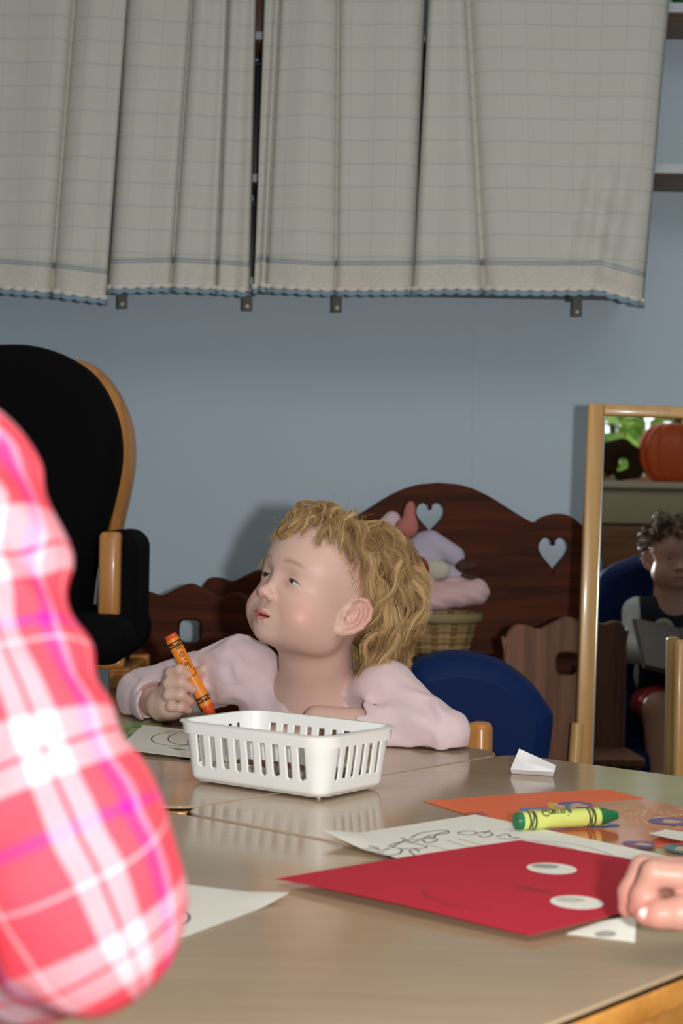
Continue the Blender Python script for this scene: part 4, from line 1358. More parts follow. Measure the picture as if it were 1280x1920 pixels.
# open cuffs
da = normv(np.array(RW) - np.array(RE)); cuff = np.array(RE) * 0.25 + np.array(RW) * 0.75 - np.array([0.003, 0, 0])
shirt.cut(cap(W0, cuff - da * 0.006, cuff + da * 0.06, 0.0265, 0.034), 0.005)
dl_ = normv(LC - np.array(LE))
shirt.cut(cap(W0, LC - dl_ * 0.004, LC + dl_ * 0.06, 0.0255, 0.05), 0.005)
_RS, _RE, _LS, _LE = [np.array(v) for v in (RS, RE, LS, LE)]
def seg_coord(p, a, b):
    ab = b - a; return ((p - a) @ ab) / (ab @ ab)
def shirt_post(p, d):
    n1 = vnoise(p + 3.1, 34.0); n2 = vnoise(p * np.array([1, 1, 1.6]) + 7.7, 70.0)
    t = seg_coord(p, _LS, _LE); wl = np.exp(-((t - 0.75) / 0.5) ** 2) * (p[:, 0] > 0.02)
    fold = np.sin((p @ np.array([95.0, 30.0, 150.0])) + n1 * 3.0)
    fold2 = np.sin((p @ np.array([60.0, 40.0, -70.0])) + n1 * 4.0)
    tr = seg_coord(p, _RS, _RE); wr = np.exp(-((tr - 0.1) / 0.5) ** 2) * (p[:, 0] < -0.05)
    return d + 0.0007 * n1 + 0.0003 * n2 + 0.0024 * fold * wl + 0.0022 * fold2 * wr + 0.0010 * np.sin(p @ np.array([160.0, 0, 30.0]) + 3 * n1) * (p[:, 2] < 0.56)
shirt.post = shirt_post
cloth_pink = plain('pink_jersey', (228, 203, 206), 0.85, 0.04, 60, 0.25, 1500, 0.2, 0.25)
shirto = sculpt_obj('shirt', shirt, 0.0023, (-0.38, 1.84, 0.24), (0.22, 2.48, 0.66), cloth_pink, girl)
# stitched hem round the open cuff
fr_ = np.array(frame_from(Vector(da)))
ring = [Vector(cuff + da * 0.0275 * 0 + (fr_[:, 0] * math.cos(a) + fr_[:, 1] * math.sin(a)) * 0.0288 + da * 0.009) for a in np.linspace(0, 2 * math.pi, 29)]
trousers = Sculpt()
trousers.add(ell(BD, (0, -7, -29), (9.6, 8.0, 6.2)), 0.03)
for x in (-1, 1):
    trousers.chain(BD, [(x * 4.6, -6, -30), (x * 5.4, 12, -29.5), (x * 5.6, 13.0, -49)], [5.6, 4.8, 3.6], 0.015)
sculpt_obj('trousers', trousers, 0.004, (-0.40, 1.80, -0.02), (0.25, 2.48, 0.42), plain('blue_denim', (70, 84, 120), 0.9, 0.15, 200, 0.3, 900, 0.2), girl)
shoe_mat = plain('shoe_white', (210, 206, 204), 0.6)
for x in (-1, 1):
    sh = Sculpt()
    sh.add(ell(BD, (x * 5.6, 16.0, -54.2), (3.2, 6.2, 2.4)), 0.01); sh.add(cap(BD, (x * 5.6, 13, -49), (x * 5.6, 13, -54), 3.2, 3.0), 0.02)
    sculpt_obj('shoe', sh, 0.004, BD.w((x * 5.6, 16, -53)) - 0.11, BD.w((x * 5.6, 16, -53)) + 0.11, shoe_mat, girl)

# ---------------------------------------------------------------- curly hair (strands grouped in locks)
def strands_geo(Pts, r0, r1):
    """Pts (S, n, 3) -> three-sided tapered tubes"""
    S, n, _ = Pts.shape
    t = np.gradient(Pts, axis=1); t /= np.linalg.norm(t, axis=2, keepdims=True) + 1e-12
    ref = np.array([0.31, -0.77, 0.55])
    a = np.cross(t, ref); a /= np.linalg.norm(a, axis=2, keepdims=True) + 1e-9
    b = np.cross(t, a)
    rad = (r0 + (r1 - r0) * np.linspace(0, 1, n) ** 1.5)[None, :, None]
    ring = [Pts + rad * (math.cos(q) * a + math.sin(q) * b) for q in (0, 2.094, 4.189)]
    V = np.stack(ring, 2).reshape(-1, 3)
    base = (np.arange(S)[:, None, None] * n + np.arange(n - 1)[None, :, None]) * 3
    k = np.array([0, 1, 2])[None, None, :]; k2 = np.array([1, 2, 0])[None, None, :]
    Fq = np.stack([base + k, base + k2, base + 3 + k2, base + 3 + k], -1).reshape(-1, 4)
    return V, Fq

def np_mesh(name, V, Q, mat, parent=None, tint=None):
    me = bpy.data.meshes.new(name)
    n = Q.shape[1]
    me.vertices.add(len(V)); me.vertices.foreach_set('co', V.astype(np.float32).ravel())
    me.loops.add(len(Q) * n); me.loops.foreach_set('vertex_index', Q.astype(np.int32).ravel())
    me.polygons.add(len(Q)); me.polygons.foreach_set('loop_start', np.arange(len(Q), dtype=np.int32) * n)
    me.update()
    if tint is not None:
        a = me.color_attributes.new('tint', 'FLOAT_COLOR', 'POINT')
        a.data.foreach_set('color', np.concatenate([tint, np.ones((len(tint), 1))], 1).astype(np.float32).ravel())
    return link(name, me, mat, parent, True)

def hair_head(hd, hairline, nlocks, per, length_fn, lift_fn, curl, parent, dark, light, mat, rng, extra=None, rad=0.00022, core=0.30, wild=0.14, neck=None, core_mat=None, sweep=None, NP=15, wave=6.6):
    C0 = np.array([0, -1.0, 3.9]); R0 = np.array([6.75, 8.5, 7.2])
    grav = np.array([0, 0, -1.0]) @ hd.A.T
    crown = np.array([0.0, -2.0, 11.2])
    guides, roots = [], []
    tries = 0
    while len(guides) < nlocks and tries < 60000:
        tries += 1
        v = normv(rng.normal(size=3))
        r = C0 + R0 * v
        if not hairline(r): continue
        if any(np.sum((r - q) ** 2) < (0.55 if tries < 20000 else 0.25) for q in roots): continue
        roots.append(r)
        n = normv(v / R0)
        tg = normv(r - crown)
        if sweep is not None: tg = tg + sweep(r)
        tg = tg - n * (tg @ n)
        tg = normv(tg + rng.normal(size=3) * 0.38)
        L = length_fn(r) * rng.uniform(0.75, 1.2); lift = lift_fn(r) * rng.uniform(0.5, 1.25)
        d = normv(tg + n * 0.9); p = r - n * 0.1
        step = L / (NP - 1)
        path = [p.copy()]
        for i in range(NP - 1):
            d = normv(d + grav * 0.10 * (1 + 2.0 * i / NP))
            p = p + d * step
            e = (p - C0) / R0; k = np.linalg.norm(e)
            want = 1 + lift * min(1, (i + 1) / 4) / 7.2
            nn = normv(e / R0)
            if k < want:
                p = C0 + R0 * e / k * (k + (want - k) * 0.8); d = normv(d - nn * min(0, d @ nn))
            elif k > want and p[2] > -1.0:
                d = normv(d - nn * min(0.5, (k - want) * 2.0))
            path.append(p.copy())
        path = np.array(path)
        # curl
        t = np.linspace(0, 1, NP)
        tan = np.gradient(path, axis=0); tan /= np.linalg.norm(tan, axis=1, keepdims=True)
        nrm = (path - C0) / R0 ** 2; nrm -= tan * (nrm * tan).sum(1, keepdims=True); nrm /= np.linalg.norm(nrm, axis=1, keepdims=True)
        sd = np.cross(tan, nrm)
        ph = rng.uniform(0, 6.28); amp = curl(r) * rng.uniform(0.6, 1.3); wl = wave * rng.uniform(0.75, 1.3)
        sgn = rng.choice([-1, 1])
        a = ph + sgn * t * L / wl * 2 * math.pi
        env = amp * sstep(0.05, 0.5, t)
        path = path + (nrm * (np.cos(a) * env * 0.8)[:, None] + sd * (np.sin(a) * env)[:, None])
        if ((path[:, 2] < -2.0) & (path[:, 1] > -2.5)).any(): continue
        if neck is not None:
            pw = hd.o + (path * hd.s) @ hd.A; ab = neck[1] - neck[0]
            h_ = np.clip(((pw - neck[0]) @ ab) / (ab @ ab), 0, 1); dn = np.linalg.norm(pw - neck[0] - h_[:, None] * ab, axis=1)
            if (dn[5:] < 0.050).any(): continue
        guides.append(path)
    if extra is not None: guides += extra
    allP, cols, lcs = [], [], []
    t = np.linspace(0, 1, NP)
    for g in guides:
        tan = np.gradient(g, axis=0); tan /= np.linalg.norm(tan, axis=1, keepdims=True) + 1e-9
        ref = normv(rng.normal(size=3))
        u = np.cross(tan, ref); u /= np.linalg.norm(u, axis=1, keepdims=True) + 1e-9
        w = np.cross(tan, u)
        lc = rng.uniform(0.15, 0.75); lcs.append(lc)
        for k in range(per):
            rr = 0.95 * math.sqrt(rng.random()); aa = rng.uniform(0, 6.28)
            spread = rr * (1.0 - 0.55 * t + 0.25 * np.sin(t * 7 + aa))
            fz = rng.normal(size=3) * 0.26
            q = g + u * (math.cos(aa) * spread)[:, None] + w * (math.sin(aa) * spread)[:, None] + fz * (t ** 2)[:, None] \
                + 0.07 * np.stack([np.sin(t * 15 + aa * k), np.cos(t * 13 + k), np.sin(t * 17 + k * 2)], 1) * t[:, None]
            if rng.random() < wild: q = q + (normv(rng.normal(size=3)) * rng.uniform(0.3, 1.1)) * (t ** 2)[:, None]
            allP.append(q)
            m = np.clip(lc + rng.normal() * 0.10, 0, 1)
            cols.append(np.array(lin(dark)) * (1 - m) + np.array(lin(light)) * m)
    if core > 0:    # solid middle of every lock
        cV, cQ, cC, o_ = [], [], [], 0
        for g, lc in zip(guides, lcs):
            V_, F_ = tube_geo([Vector(hd.w(q)) for q in g], [hd.s * core * max(0.12, math.sin(math.pi * min(1, 0.18 + 0.75 * i / (NP - 1)))) for i in range(NP)], 7, False)
            V_ = np.array([tuple(v) for v in V_]); cV.append(V_); cQ.append(np.array(F_) + o_); o_ += len(V_)
            m = lc * 0.8
            cC.append(np.tile(np.array(lin(dark)) * (1 - m) + np.array(lin(light)) * m, (len(V_), 1)))
        np_mesh('hair_locks', np.concatenate(cV), np.concatenate(cQ), core_mat or mat, parent, np.concatenate(cC))
    allP = np.array(allP)
    Wp = hd.o + (allP * hd.s) @ hd.A
    V, Q = strands_geo(Wp, rad, rad * 0.35)
    tint = np.repeat(np.array(cols), NP * 3, axis=0)
    return np_mesh('hair', V, Q, mat, parent, tint)

hair_mat, _nt, _b = new_mat('blond_hair')
_at = N(_nt, 'ShaderNodeAttribute'); _at.attribute_name = 'tint'
_nt.links.new(_at.outputs['Color'], _b.inputs['Base Color'])
_b.inputs['Roughness'].default_value = 0.30
_b.inputs['Specular IOR Level'].default_value = 0.6
_b.inputs['Specular Tint'].default_value = (1.0, 0.86, 0.6, 1)

core_hair = tint_mat('hair_lock_core', rough=0.6, spec=0.3, bump=0.5, bscale=700)
rng = np.random.default_rng(11)
def girl_line(r):
    x, y, z = r
    if abs(x) > 5.0 and z < 2.2 and y > -5.0: return False
    return y < 1.05 * z - 6.2 + 2.1 * math.exp(-(x / 2.6) ** 2) and z > -1.5
def glen(r):
    back = max(0, min(1, (-r[1] + 1.5) / 6))
    low = max(0, min(1, (9.0 - r[2]) / 7))
    return 5.0 + 6.0 * back + (1.5 if abs(r[0]) > 4 else 0) + 0.5 * low
def glift(r):
    back = max(0, min(1, (-r[1] - 0.5) / 6))
    edge = (1.05 * r[2] - 6.2 + 2.1 * math.exp(-(r[0] / 2.6) ** 2)) - r[1]
    return (1.3 + 1.5 * back) * (0.35 + 0.65 * min(1, max(0, edge / 3.0)))
def gsweep(r):
    side = min(1, max(0, (abs(r[0]) - 1.5) / 2.5))
    return np.array([0, -1.0, 0.0]) * 1.1 * side * (1 if r[1] > -3 else 0.3)
def gcurl(r):
    back = max(0, min(1, (-r[1] + 2) / 6))
    return 0.30 + 0.38 * back
NPH = 18
def path16(pts):
    c = np.array(catmull(pts, 8)); i = np.linspace(0, len(c) - 1, NPH)
    f = np.floor(i).astype(int).clip(0, len(c) - 2); t = (i - f)[:, None]
    return c[f] * (1 - t) + c[f + 1] * t
def lock(pts, n_str, spread, rng, NPL=30, taper=0.4, col=None):
    """one well-defined curl: strands following a path closely (head units)"""
    c = np.array(catmull(pts, 10)); i = np.linspace(0, len(c) - 1, NPL)
    f = np.floor(i).astype(int).clip(0, len(c) - 2); tt = (i - f)[:, None]
    g = c[f] * (1 - tt) + c[f + 1] * tt
    t = np.linspace(0, 1, NPL)
    tan = np.gradient(g, axis=0); tan /= np.linalg.norm(tan, axis=1, keepdims=True) + 1e-9
    ref = np.array([0.3, 0.9, 0.2]); u = np.cross(tan, ref); u /= np.linalg.norm(u, axis=1, keepdims=True) + 1e-9
    w = np.cross(tan, u)
    out, cols = [], []
    for k in range(n_str):
        rr = spread * math.sqrt(rng.random()); aa = rng.uniform(0, 6.28)
        sp = rr * (1 - taper * t) * (0.6 + 0.4 * np.sin(np.pi * np.clip(t * 1.2, 0, 1)))
        tw = aa + 1.5 * t
        out.append(g + u * (np.cos(tw) * sp)[:, None] + w * (np.sin(tw) * sp)[:, None] + rng.normal(size=3) * 0.05 * t[:, None] ** 2)
        m = np.clip(rng.normal(0.42, 0.14), 0, 1)
        cols.append(np.array(lin((120, 80, 44))) * (1 - m) + np.array(lin((242, 206, 148))) * m)
    return np.array(out), np.array(cols)
FL = []
# ringlet over the forehead
rl = [(-0.6, 3.8, 10.2), (-0.6, 5.6, 10.2), (-0.7, 7.0, 9.0)]
for k in range(12):
    a = math.radians(75 - k * 62)
    rr = 1.02 - 0.035 * k
    rl.append((-1.05 + rr * math.cos(a), 7.35 + 0.05 * k - 0.30 * math.sin(a), 7.25 + rr * math.sin(a)))
FL.append(lock(rl, 150, 0.30, rng, 48, 0.2))
# thin loop beside it and tousled curls along the hairline
loop = [(0.6, 4.6, 9.6), (0.9, 5.9, 9.0), (1.3, 6.5, 8.2)] + [(0.9 + 0.62 * math.cos(math.radians(20 - k * 60)), 6.95 + 0.05 * k, 7.55 + 0.62 * math.sin(math.radians(20 - k * 60))) for k in range(6)]
FL.append(lock(loop, 8, 0.06, rng, 40))
for (x, y, z, r, sg, n_) in ((-2.6, 6.3, 8.6, 0.75, 1, 34), (-3.7, 5.8, 8.0, 0.8, -1, 34), (0.3, 6.6, 9.3, 0.7, 1, 30), (1.7, 5.6, 9.2, 0.75, -1, 30), (3.0, 4.4, 9.0, 0.7, -1, 26), (-4.6, 5.0, 7.0, 0.7, 1, 26), (-1.9, 6.2, 9.9, 0.8, -1, 30), (-3.2, 5.3, 9.4, 0.85, 1, 30), (-5.2, 4.6, 5.6, 0.55, -1, 16), (0.9, 5.3, 10.4, 0.8, 1, 30)):
    y -= 0.25; z += 0.55
    st0 = np.array((x * 0.75, y - 2.6, z + 1.3))
    pts = [tuple(st0), tuple(st0 * 0.4 + np.array((x, y, z + r + 0.5)) * 0.6)]
    for k in range(7):
        a = math.radians(100 - sg * k * 58)
        pts.append((x + sg * 0.12 * k * 0 + r * math.cos(a), y + 0.06 * k, z + r * math.sin(a)))
    FL.append(lock(pts, int(n_ * 1.7), 0.32, rng, 36, 0.5))
# flyaway hairs over the crown
for k in range(60):
    v = normv(np.array([rng.normal() * 0.7, rng.normal() * 0.8 - 0.1, 1.0])); r = np.array([0, -1.0, 3.9]) + np.array([6.75, 8.5, 7.2]) * v * 1.16
    d = normv(rng.normal(size=3) + v * 0.3); L = rng.uniform(1.0, 2.6)
    FL.append(lock([tuple(r - v * 0.8), tuple(r + d * L * 0.4 + v * 0.3), tuple(r + d * L * 0.8 + rng.normal(size=3) * 0.4), tuple(r + d * L + rng.normal(size=3) * 0.5)], 1, 0.02, rng, 10))
def curls_mesh(name, locks):
    fV, fQ, fC, off_ = [], [], [], 0
    for P_, c_ in locks:
        Vx, Qx = strands_geo(HD.o + (P_ * HD.s) @ HD.A, 0.00024, 0.00012)
        fV.append(Vx); fQ.append(Qx + off_); off_ += len(Vx); fC.append(np.repeat(c_, P_.shape[1] * 3, axis=0))
    return np_mesh(name, np.concatenate(fV), np.concatenate(fQ), hair_mat, girl, np.concatenate(fC))
curls_mesh('hair_curls', FL)
FL = []
# far-side strands hanging past the temple
for k in range(5):
    FL.append(lock([(-3.4 - 0.2 * k, 4.6, 9.0), (-4.6 - 0.2 * k, 5.2 + 0.1 * k, 7.2), (-5.3, 5.2, 5.4), (-5.5 + 0.15 * k, 5.3 + 0.2 * k, 4.0), (-5.7, 5.0 + 0.3 * k, 3.2 - 0.3 * k)], 10, 0.35, rng, 30))
curls_mesh('hair_side_strands', FL)
extra = []
hairo = hair_head(HD, girl_line, 200, 55, glen, glift, gcurl, girl, (120, 80, 44), (242, 206, 148), hair_mat, rng, extra, sweep=gsweep, core_mat=core_hair, neck=(HD.w((0, -0.5, -2.0)), BD.w((0, 0.2, -8.0))))
# sparse wisps over the temples
W_ = []
for k in range(130):
    sx = 1
    z = rng.uniform(1.8, 8.0); y = (1.05 * z - 6.2) + rng.uniform(-0.3, 1.6)
    e = np.array([0, (y + 1.0) / 8.5, (z - 3.9) / 7.2]); xx = 1 - e @ e
    if xx < 0.03: continue
    r = np.array([sx * 6.75 * math.sqrt(xx), y, z])
    n = normv((r - np.array([0, -1, 3.9])) / np.array([6.75, 8.5, 7.2]) ** 2)
    d = normv(np.array([0, 0.35 + 0.3 * rng.normal(), -1.0])); d = normv(d - n * (d @ n))
    L = rng.uniform(1.2, 2.8); t = np.linspace(0, 1, NPH)[:, None]
    sd = np.cross(d, n)
    q = r + n * (0.10 + 0.25 * t * (1 - t)) + d * L * t + sd * 0.25 * np.sin(t * rng.uniform(3, 7) + rng.uniform(0, 6))
    ee = (q - np.array([0, -1, 3.9])) / np.array([6.75, 8.5, 7.2]); k_ = np.linalg.norm(ee, axis=1, keepdims=True)
    q = np.where(k_ < 1.012, np.array([0, -1, 3.9]) + np.array([6.75, 8.5, 7.2]) * ee / k_ * 1.012, q)
    W_.append(q)
Vw, Qw = strands_geo(HD.o + (np.array(W_) * HD.s) @ HD.A, 0.00022, 0.00012)
np_mesh('hair_wisps', Vw, Qw, hair_mat, girl, np.tile(np.array(lin((190, 142, 96))), (len(Vw), 1)))
# under-layer close to the scalp
under = Sculpt()
under.add(ell(HD, (0, -1.3, 4.2), (7.05, 8.9, 7.5)), 0.01)
under.add(ell(HD, (0, -6.0, 1.0), (5.6, 4.4, 4.6)), 0.02)
_hp = HD
def under_post(p, d):
    q = HD.l(p)
    e = (q[:, 1] - (1.05 * q[:, 2] - 7.6 + 2.1 * np.exp(-(q[:, 0] / 2.6) ** 2))) * 0.7 * HD.s
    return np.maximum(d, e) + 0.0008 * vnoise(p, 160.0)
under.post = under_post
sculpt_obj('hair_under_layer', under, 0.0025, HD.o - 0.14, HD.o + 0.14, plain('hair_under', (142, 100, 54), 0.55, 0.25, 160, 0.5, 500), girl)
# ================================================================ furniture behind the table
dark_wood = wood('dark_walnut', (40, 16, 6), (92, 42, 18), 0.6, 'X', 0.8, coat=0.0, spec=0.15)
chair_wood = wood('bear_chair_wood', (84, 52, 38), (126, 84, 62), 0.55, 'Z', 0.8, coat=0.0, spec=0.3)
light_wood = wood('light_maple', (182, 134, 76), (214, 170, 108), 0.35, 'Z', 0.8, coat=0.2)
honey_wood = wood('honey_oak', (176, 112, 52), (210, 146, 78), 0.35, 'Z', 0.8, coat=0.25)
black_cloth = plain('black_cloth', (13, 13, 15), 0.95, 0.1, 60, 0.3, 700, 0.1)
navy = plain('navy_vinyl', (12, 36, 86), 0.6, 0.08, 20, 0.1, 500, 0.15)

def face_matrix(c, yaw=0.0, tilt=0.0):
    """local x right, y up, z towards the camera side; yaw in degrees"""
    return Matrix.Translation(c) @ Matrix.Rotation(math.radians(yaw), 4, 'Z') @ Matrix.Rotation(math.radians(90 + tilt), 4, 'X')
def px_loop(pts, c, d):
    """photo outline -> metres in the plane through c at depth d"""
    return [((P(x, y, d) - c).x, (P(x, y, d) - c).z) for x, y in pts]

# ---- glider chair with black cushions (left)
GD = 2.95
gc = P(30, 1000, GD)
gl_root = empty('glider_chair', (gc.x, GD + 0.15, 0))
tag(gl_root, 'black cushioned nursery chair with honey-coloured wooden frame at the left', 'chair')
cush = catmull([(-170, 900), (-150, 745), (-70, 665), (30, 648), (110, 662), (172, 698), (208, 750), (226, 805), (229, 865), (217, 930), (198, 1000), (182, 1060), (172, 1140), (170, 1250), (-120, 1250), (-160, 1100)], 8, True)
plate('back_cushion', [px_loop(cush, gc, GD)], 0.13, 0.045, face_matrix(gc), black_cloth, gl_root)
fr_pts = [(140, 690), (178, 706), (212, 748), (233, 800), (238, 860), (230, 920), (216, 985), (206, 1060), (198, 1140), (192, 1230)]
def band(name, pts, d, w, th, mat, parent, mirror=False, dd=0.0):
    """bent strip of wood following photo points"""
    pp = [P(x, y, d) for x, y in pts]
    pp = [Vector(q) for q in catmull([tuple(p) for p in pp], 5)]
    if mirror:
        for q in pp: q.x = 2 * gc.x - 0.09 - q.x
    V, Fc = tube_geo(pp, w, 12, True, th / w, up=(0, -1, 0))
    return auto_smooth(mesh(name, V, Fc, mat, parent), 60)
band('back_post', fr_pts, GD + 0.065, 0.0165, 0.05, honey_wood, gl_root)
band('back_post', fr_pts, GD + 0.065, 0.0165, 0.05, honey_wood, gl_root, True)
ap = P(207, 1077, 2.78)
box('arm_post', Matrix.Translation(ap), (0.036, 0.05, 0.145), honey_wood, gl_root, 0.010, 3)
box('arm_post', Matrix.Translation((2 * gc.x - 0.09 - ap.x, ap.y, ap.z)), (0.036, 0.05, 0.145), honey_wood, gl_root, 0.010, 3)
arm = Sculpt(); q = P(238, 1090, 2.86)
arm.add(rbox(W0, (q.x - 0.008, q.y + 0.03, q.z - 0.02), (0.034, 0.11, 0.11), 0.032), 0.01)
sculpt_obj('arm_cushion', arm, 0.005, (q.x - 0.09, q.y - 0.12, q.z - 0.18), (q.x + 0.09, q.y + 0.18, q.z + 0.14), black_cloth, gl_root)
st_ = Sculpt(); q = P(60, 1195, 2.74)
st_.add(rbox(W0, (q.x, q.y + 0.12, q.z), (0.165, 0.20, 0.04), 0.035), 0.01)
sculpt_obj('seat_cushion', st_, 0.006, (q.x - 0.2, q.y - 0.12, q.z - 0.06), (q.x + 0.2, q.y + 0.36, q.z + 0.06), black_cloth, gl_root)
q = P(60, 1241, 2.70)
box('seat_rail', (q.x - 0.004, q.y + 0.02, q.z), (0.305, 0.03, 0.022), honey_wood, gl_root, 0.008, 3)
for sx in (-0.14, 0.14):
    box('side_rail', (q.x + sx, q.y + 0.17, q.z - 0.03), (0.03, 0.32, 0.03), honey_wood, gl_root, 0.005)
    box('leg', (q.x + sx, q.y + 0.04, (q.z - 0.01) / 2), (0.035, 0.035, q.z - 0.01), honey_wood, gl_root, 0.005)
    box('leg', (q.x + sx, q.y + 0.30, (q.z - 0.01) / 2), (0.035, 0.035, q.z - 0.01), honey_wood, gl_root, 0.005)

# ---- little wooden chairs with wavy tops
def wavy_chair(label, loc, yaw, sc, tint_mat_, sd=0.20):
    """origin on the floor below the middle of the back; back 0.23 wide, top at 0.62 before scaling"""
    r = empty('wooden_chair', loc, math.radians(yaw)); tag(r, label, 'chair', 'wavy-topped small wooden chairs')
    r.scale = (sc, sc, sc)
    top = [(-0.112, 0.12), (-0.115, 0.54), (-0.112, 0.580), (-0.097, 0.602), (-0.076, 0.604), (-0.052, 0.598), (-0.028, 0.609), (0, 0.620), (0.028, 0.609), (0.052, 0.598), (0.076, 0.604), (0.097, 0.602), (0.112, 0.580), (0.115, 0.54), (0.112, 0.12)]
    lp = catmull(top, 6)
    hole = [(0.020 * (abs(math.cos(t)) ** 0.6) * (1 if math.cos(t) > 0 else -1), 0.535 + 0.020 * (abs(math.sin(t)) ** 0.6) * (1 if math.sin(t) > 0 else -1)) for t in np.linspace(0, 2 * math.pi, 28, endpoint=False)]
    M = Matrix.Rotation(math.radians(90), 4, 'X')
    L = lambda o: o
    def pl(name, loops, th, bev, M, mat):
        o = plate(name, loops, th, bev, M, mat); o.parent = r; return o
    pl('backrest', [lp, hole], 0.022, 0.005, M, tint_mat_)
    pl('seat', [round_rect(0.24, sd, 0.02)], 0.02, 0.004, Matrix.Translation((0, -0.011 - sd / 2, 0.27)), tint_mat_)
    for sx in (-1, 1):
        o = plate('side_panel', [catmull([(-sd, 0.0), (-sd - 0.003, 0.15), (-sd, 0.258), (-0.12, 0.258), (-0.012, 0.258), (-0.012, 0.10), (-0.012, 0.0), (-0.06, 0.0), (-0.105, 0.10), (-0.15, 0.0)], 3, True)], 0.02, 0.003, Matrix.Translation((sx * 0.100, 0, 0)) @ Matrix(((0, 0, 1, 0), (1, 0, 0, 0), (0, 1, 0, 0), (0, 0, 0, 1))), tint_mat_)
        o.parent = r
    return r
p = P(358, 1090, 3.10)
wavy_chair('dark wooden chair with wavy top between the black chair and the girl', (p.x, 3.10, 0), -4, 1.05, dark_wood)
p = P(486, 1080, 3.42)
wavy_chair('dark wooden chair in shadow close behind the girl\'s shoulder', (p.x, 3.44, 0), 2, 1.075, dark_wood)
p = P(1063, 1160, 2.95)
wavy_chair('reddish-brown wooden chair with wavy top left of the mirror frame', (p.x, 2.945, 0), 180, 0.985, chair_wood)

# ---- settle with heart cut-outs
BD_ = 3.44
bc = P(822, 1100, BD_)
bench = empty('toy_bench', (bc.x, BD_, 0)); tag(bench, 'dark wooden bench with curved back and heart cut-outs by the wall', 'bench')
def mir(pts): return [(2 * 822 - x, y) for x, y in reversed(pts)]
rt = [(822, 905), (870, 911), (915, 930), (960, 958), (998, 979), (1015, 970), (1042, 963), (1068, 968), (1096, 990)]
rt = catmull(rt, 6)
outl = rt + [(1100, 1110), (1100, 1330)] + [(612, 1330), (612, 1110)] + [q for q in mir(rt)[:-1] if q[0] > 612]
def heart(cx, cy, w, h):
    o = []
    for k in range(40):
        t = 2 * math.pi * k / 40
        x = 16 * math.sin(t) ** 3; y = 13 * math.cos(t) - 5 * math.cos(2 * t) - 2 * math.cos(3 * t) - math.cos(4 * t)
        o.append((cx + x / 32 * w, cy - (y + 2.5) / 29 * h))
    return o
loops = [px_loop(l, bc, BD_) for l in (outl, heart(806, 972, 52, 58), heart(1036, 1040, 55, 64))]
plate('backrest', loops, 0.022, 0.003, face_matrix(bc), dark_wood, bench)
SZ = P(830, 1232, 3.30).z
xa, xb = P(614, 1200, BD_).x, P(1096, 1200, BD_).x
box('seat', ((xa + xb) / 2, BD_ - 0.135, SZ - 0.012), (xb - xa, 0.245, 0.022), dark_wood, bench, 0.004)
box('front_panel', ((xa + xb) / 2, BD_ - 0.235, (SZ - 0.023) / 2 + 0.02), (xb - xa - 0.04, 0.018, SZ - 0.063), dark_wood, bench, 0.003)
for x in (xa + 0.012, xb - 0.012):
    box('side_panel', (x, BD_ - 0.13, (SZ - 0.023) / 2), (0.022, 0.225, SZ - 0.023), dark_wood, bench, 0.003)

# ---- wicker basket of dolls on the bench
wick = [plain('wicker_light', (178, 148, 98), 0.7, 0.15, 120, 0.4, 400), plain('wicker_dark', (138, 104, 62), 0.7, 0.15, 120, 0.4, 400)]
wc = P(822, 1225, 3.30); wc.z = SZ
wbk = empty('wicker_basket', wc); tag(wbk, 'round wicker basket full of dolls on the bench', 'basket')
Hh = P(822, 1150, 3.30).z - SZ
r0_, r1_ = 0.056, 0.080
nst = 34
for k in range(nst):
    a0_ = 2 * math.pi * k / nst; a1_ = 2 * math.pi * (k + 0.94) / nst
    V = []
    for z, r in ((0, r0_), (Hh, r1_)):
        for rr2 in (r, r - 0.004):
            for a in (a0_, a1_): V.append((wc.x + rr2 * math.cos(a), wc.y + rr2 * math.sin(a), SZ + 0.001 + z))
    mesh('stave', V, [(0, 1, 5, 4), (3, 2, 6, 7), (1, 3, 7, 5), (2, 0, 4, 6), (4, 5, 7, 6), (2, 3, 1, 0)], wick[k % 3 == 0], wbk)
def ring(name, c, r, rad, mat, parent, n=36, flat=1.0):
    pts = [Vector((c.x + r * math.cos(2 * math.pi * k / n), c.y + r * math.sin(2 * math.pi * k / n), c.z)) for k in range(n + 1)]
    V, Fc = tube_geo(pts, rad, 8, False, flat)
    return mesh(name, V, Fc, mat, parent, True)
ring('rim', Vector((wc.x, wc.y, SZ + Hh - 0.006)), r1_ + 0.002, 0.0055, plain('wicker_rim', (150, 132, 92), 0.7, 0.1), wbk, flat=1.9)
for k in range(1, 7):
    ring('woven_band', Vector((wc.x, wc.y, SZ + Hh * k / 8)), r0_ + (r1_ - r0_) * k / 8 + 0.0006, 0.0016, wick[k % 2], wbk)
lathe('basket_floor', [(0.0001, 0.0), (r0_ - 0.004, 0.0), (r0_ - 0.004, 0.004), (0.0001, 0.004)], wick[1], wbk, 24, Matrix.Translation((wc.x, wc.y, SZ + 0.001)))
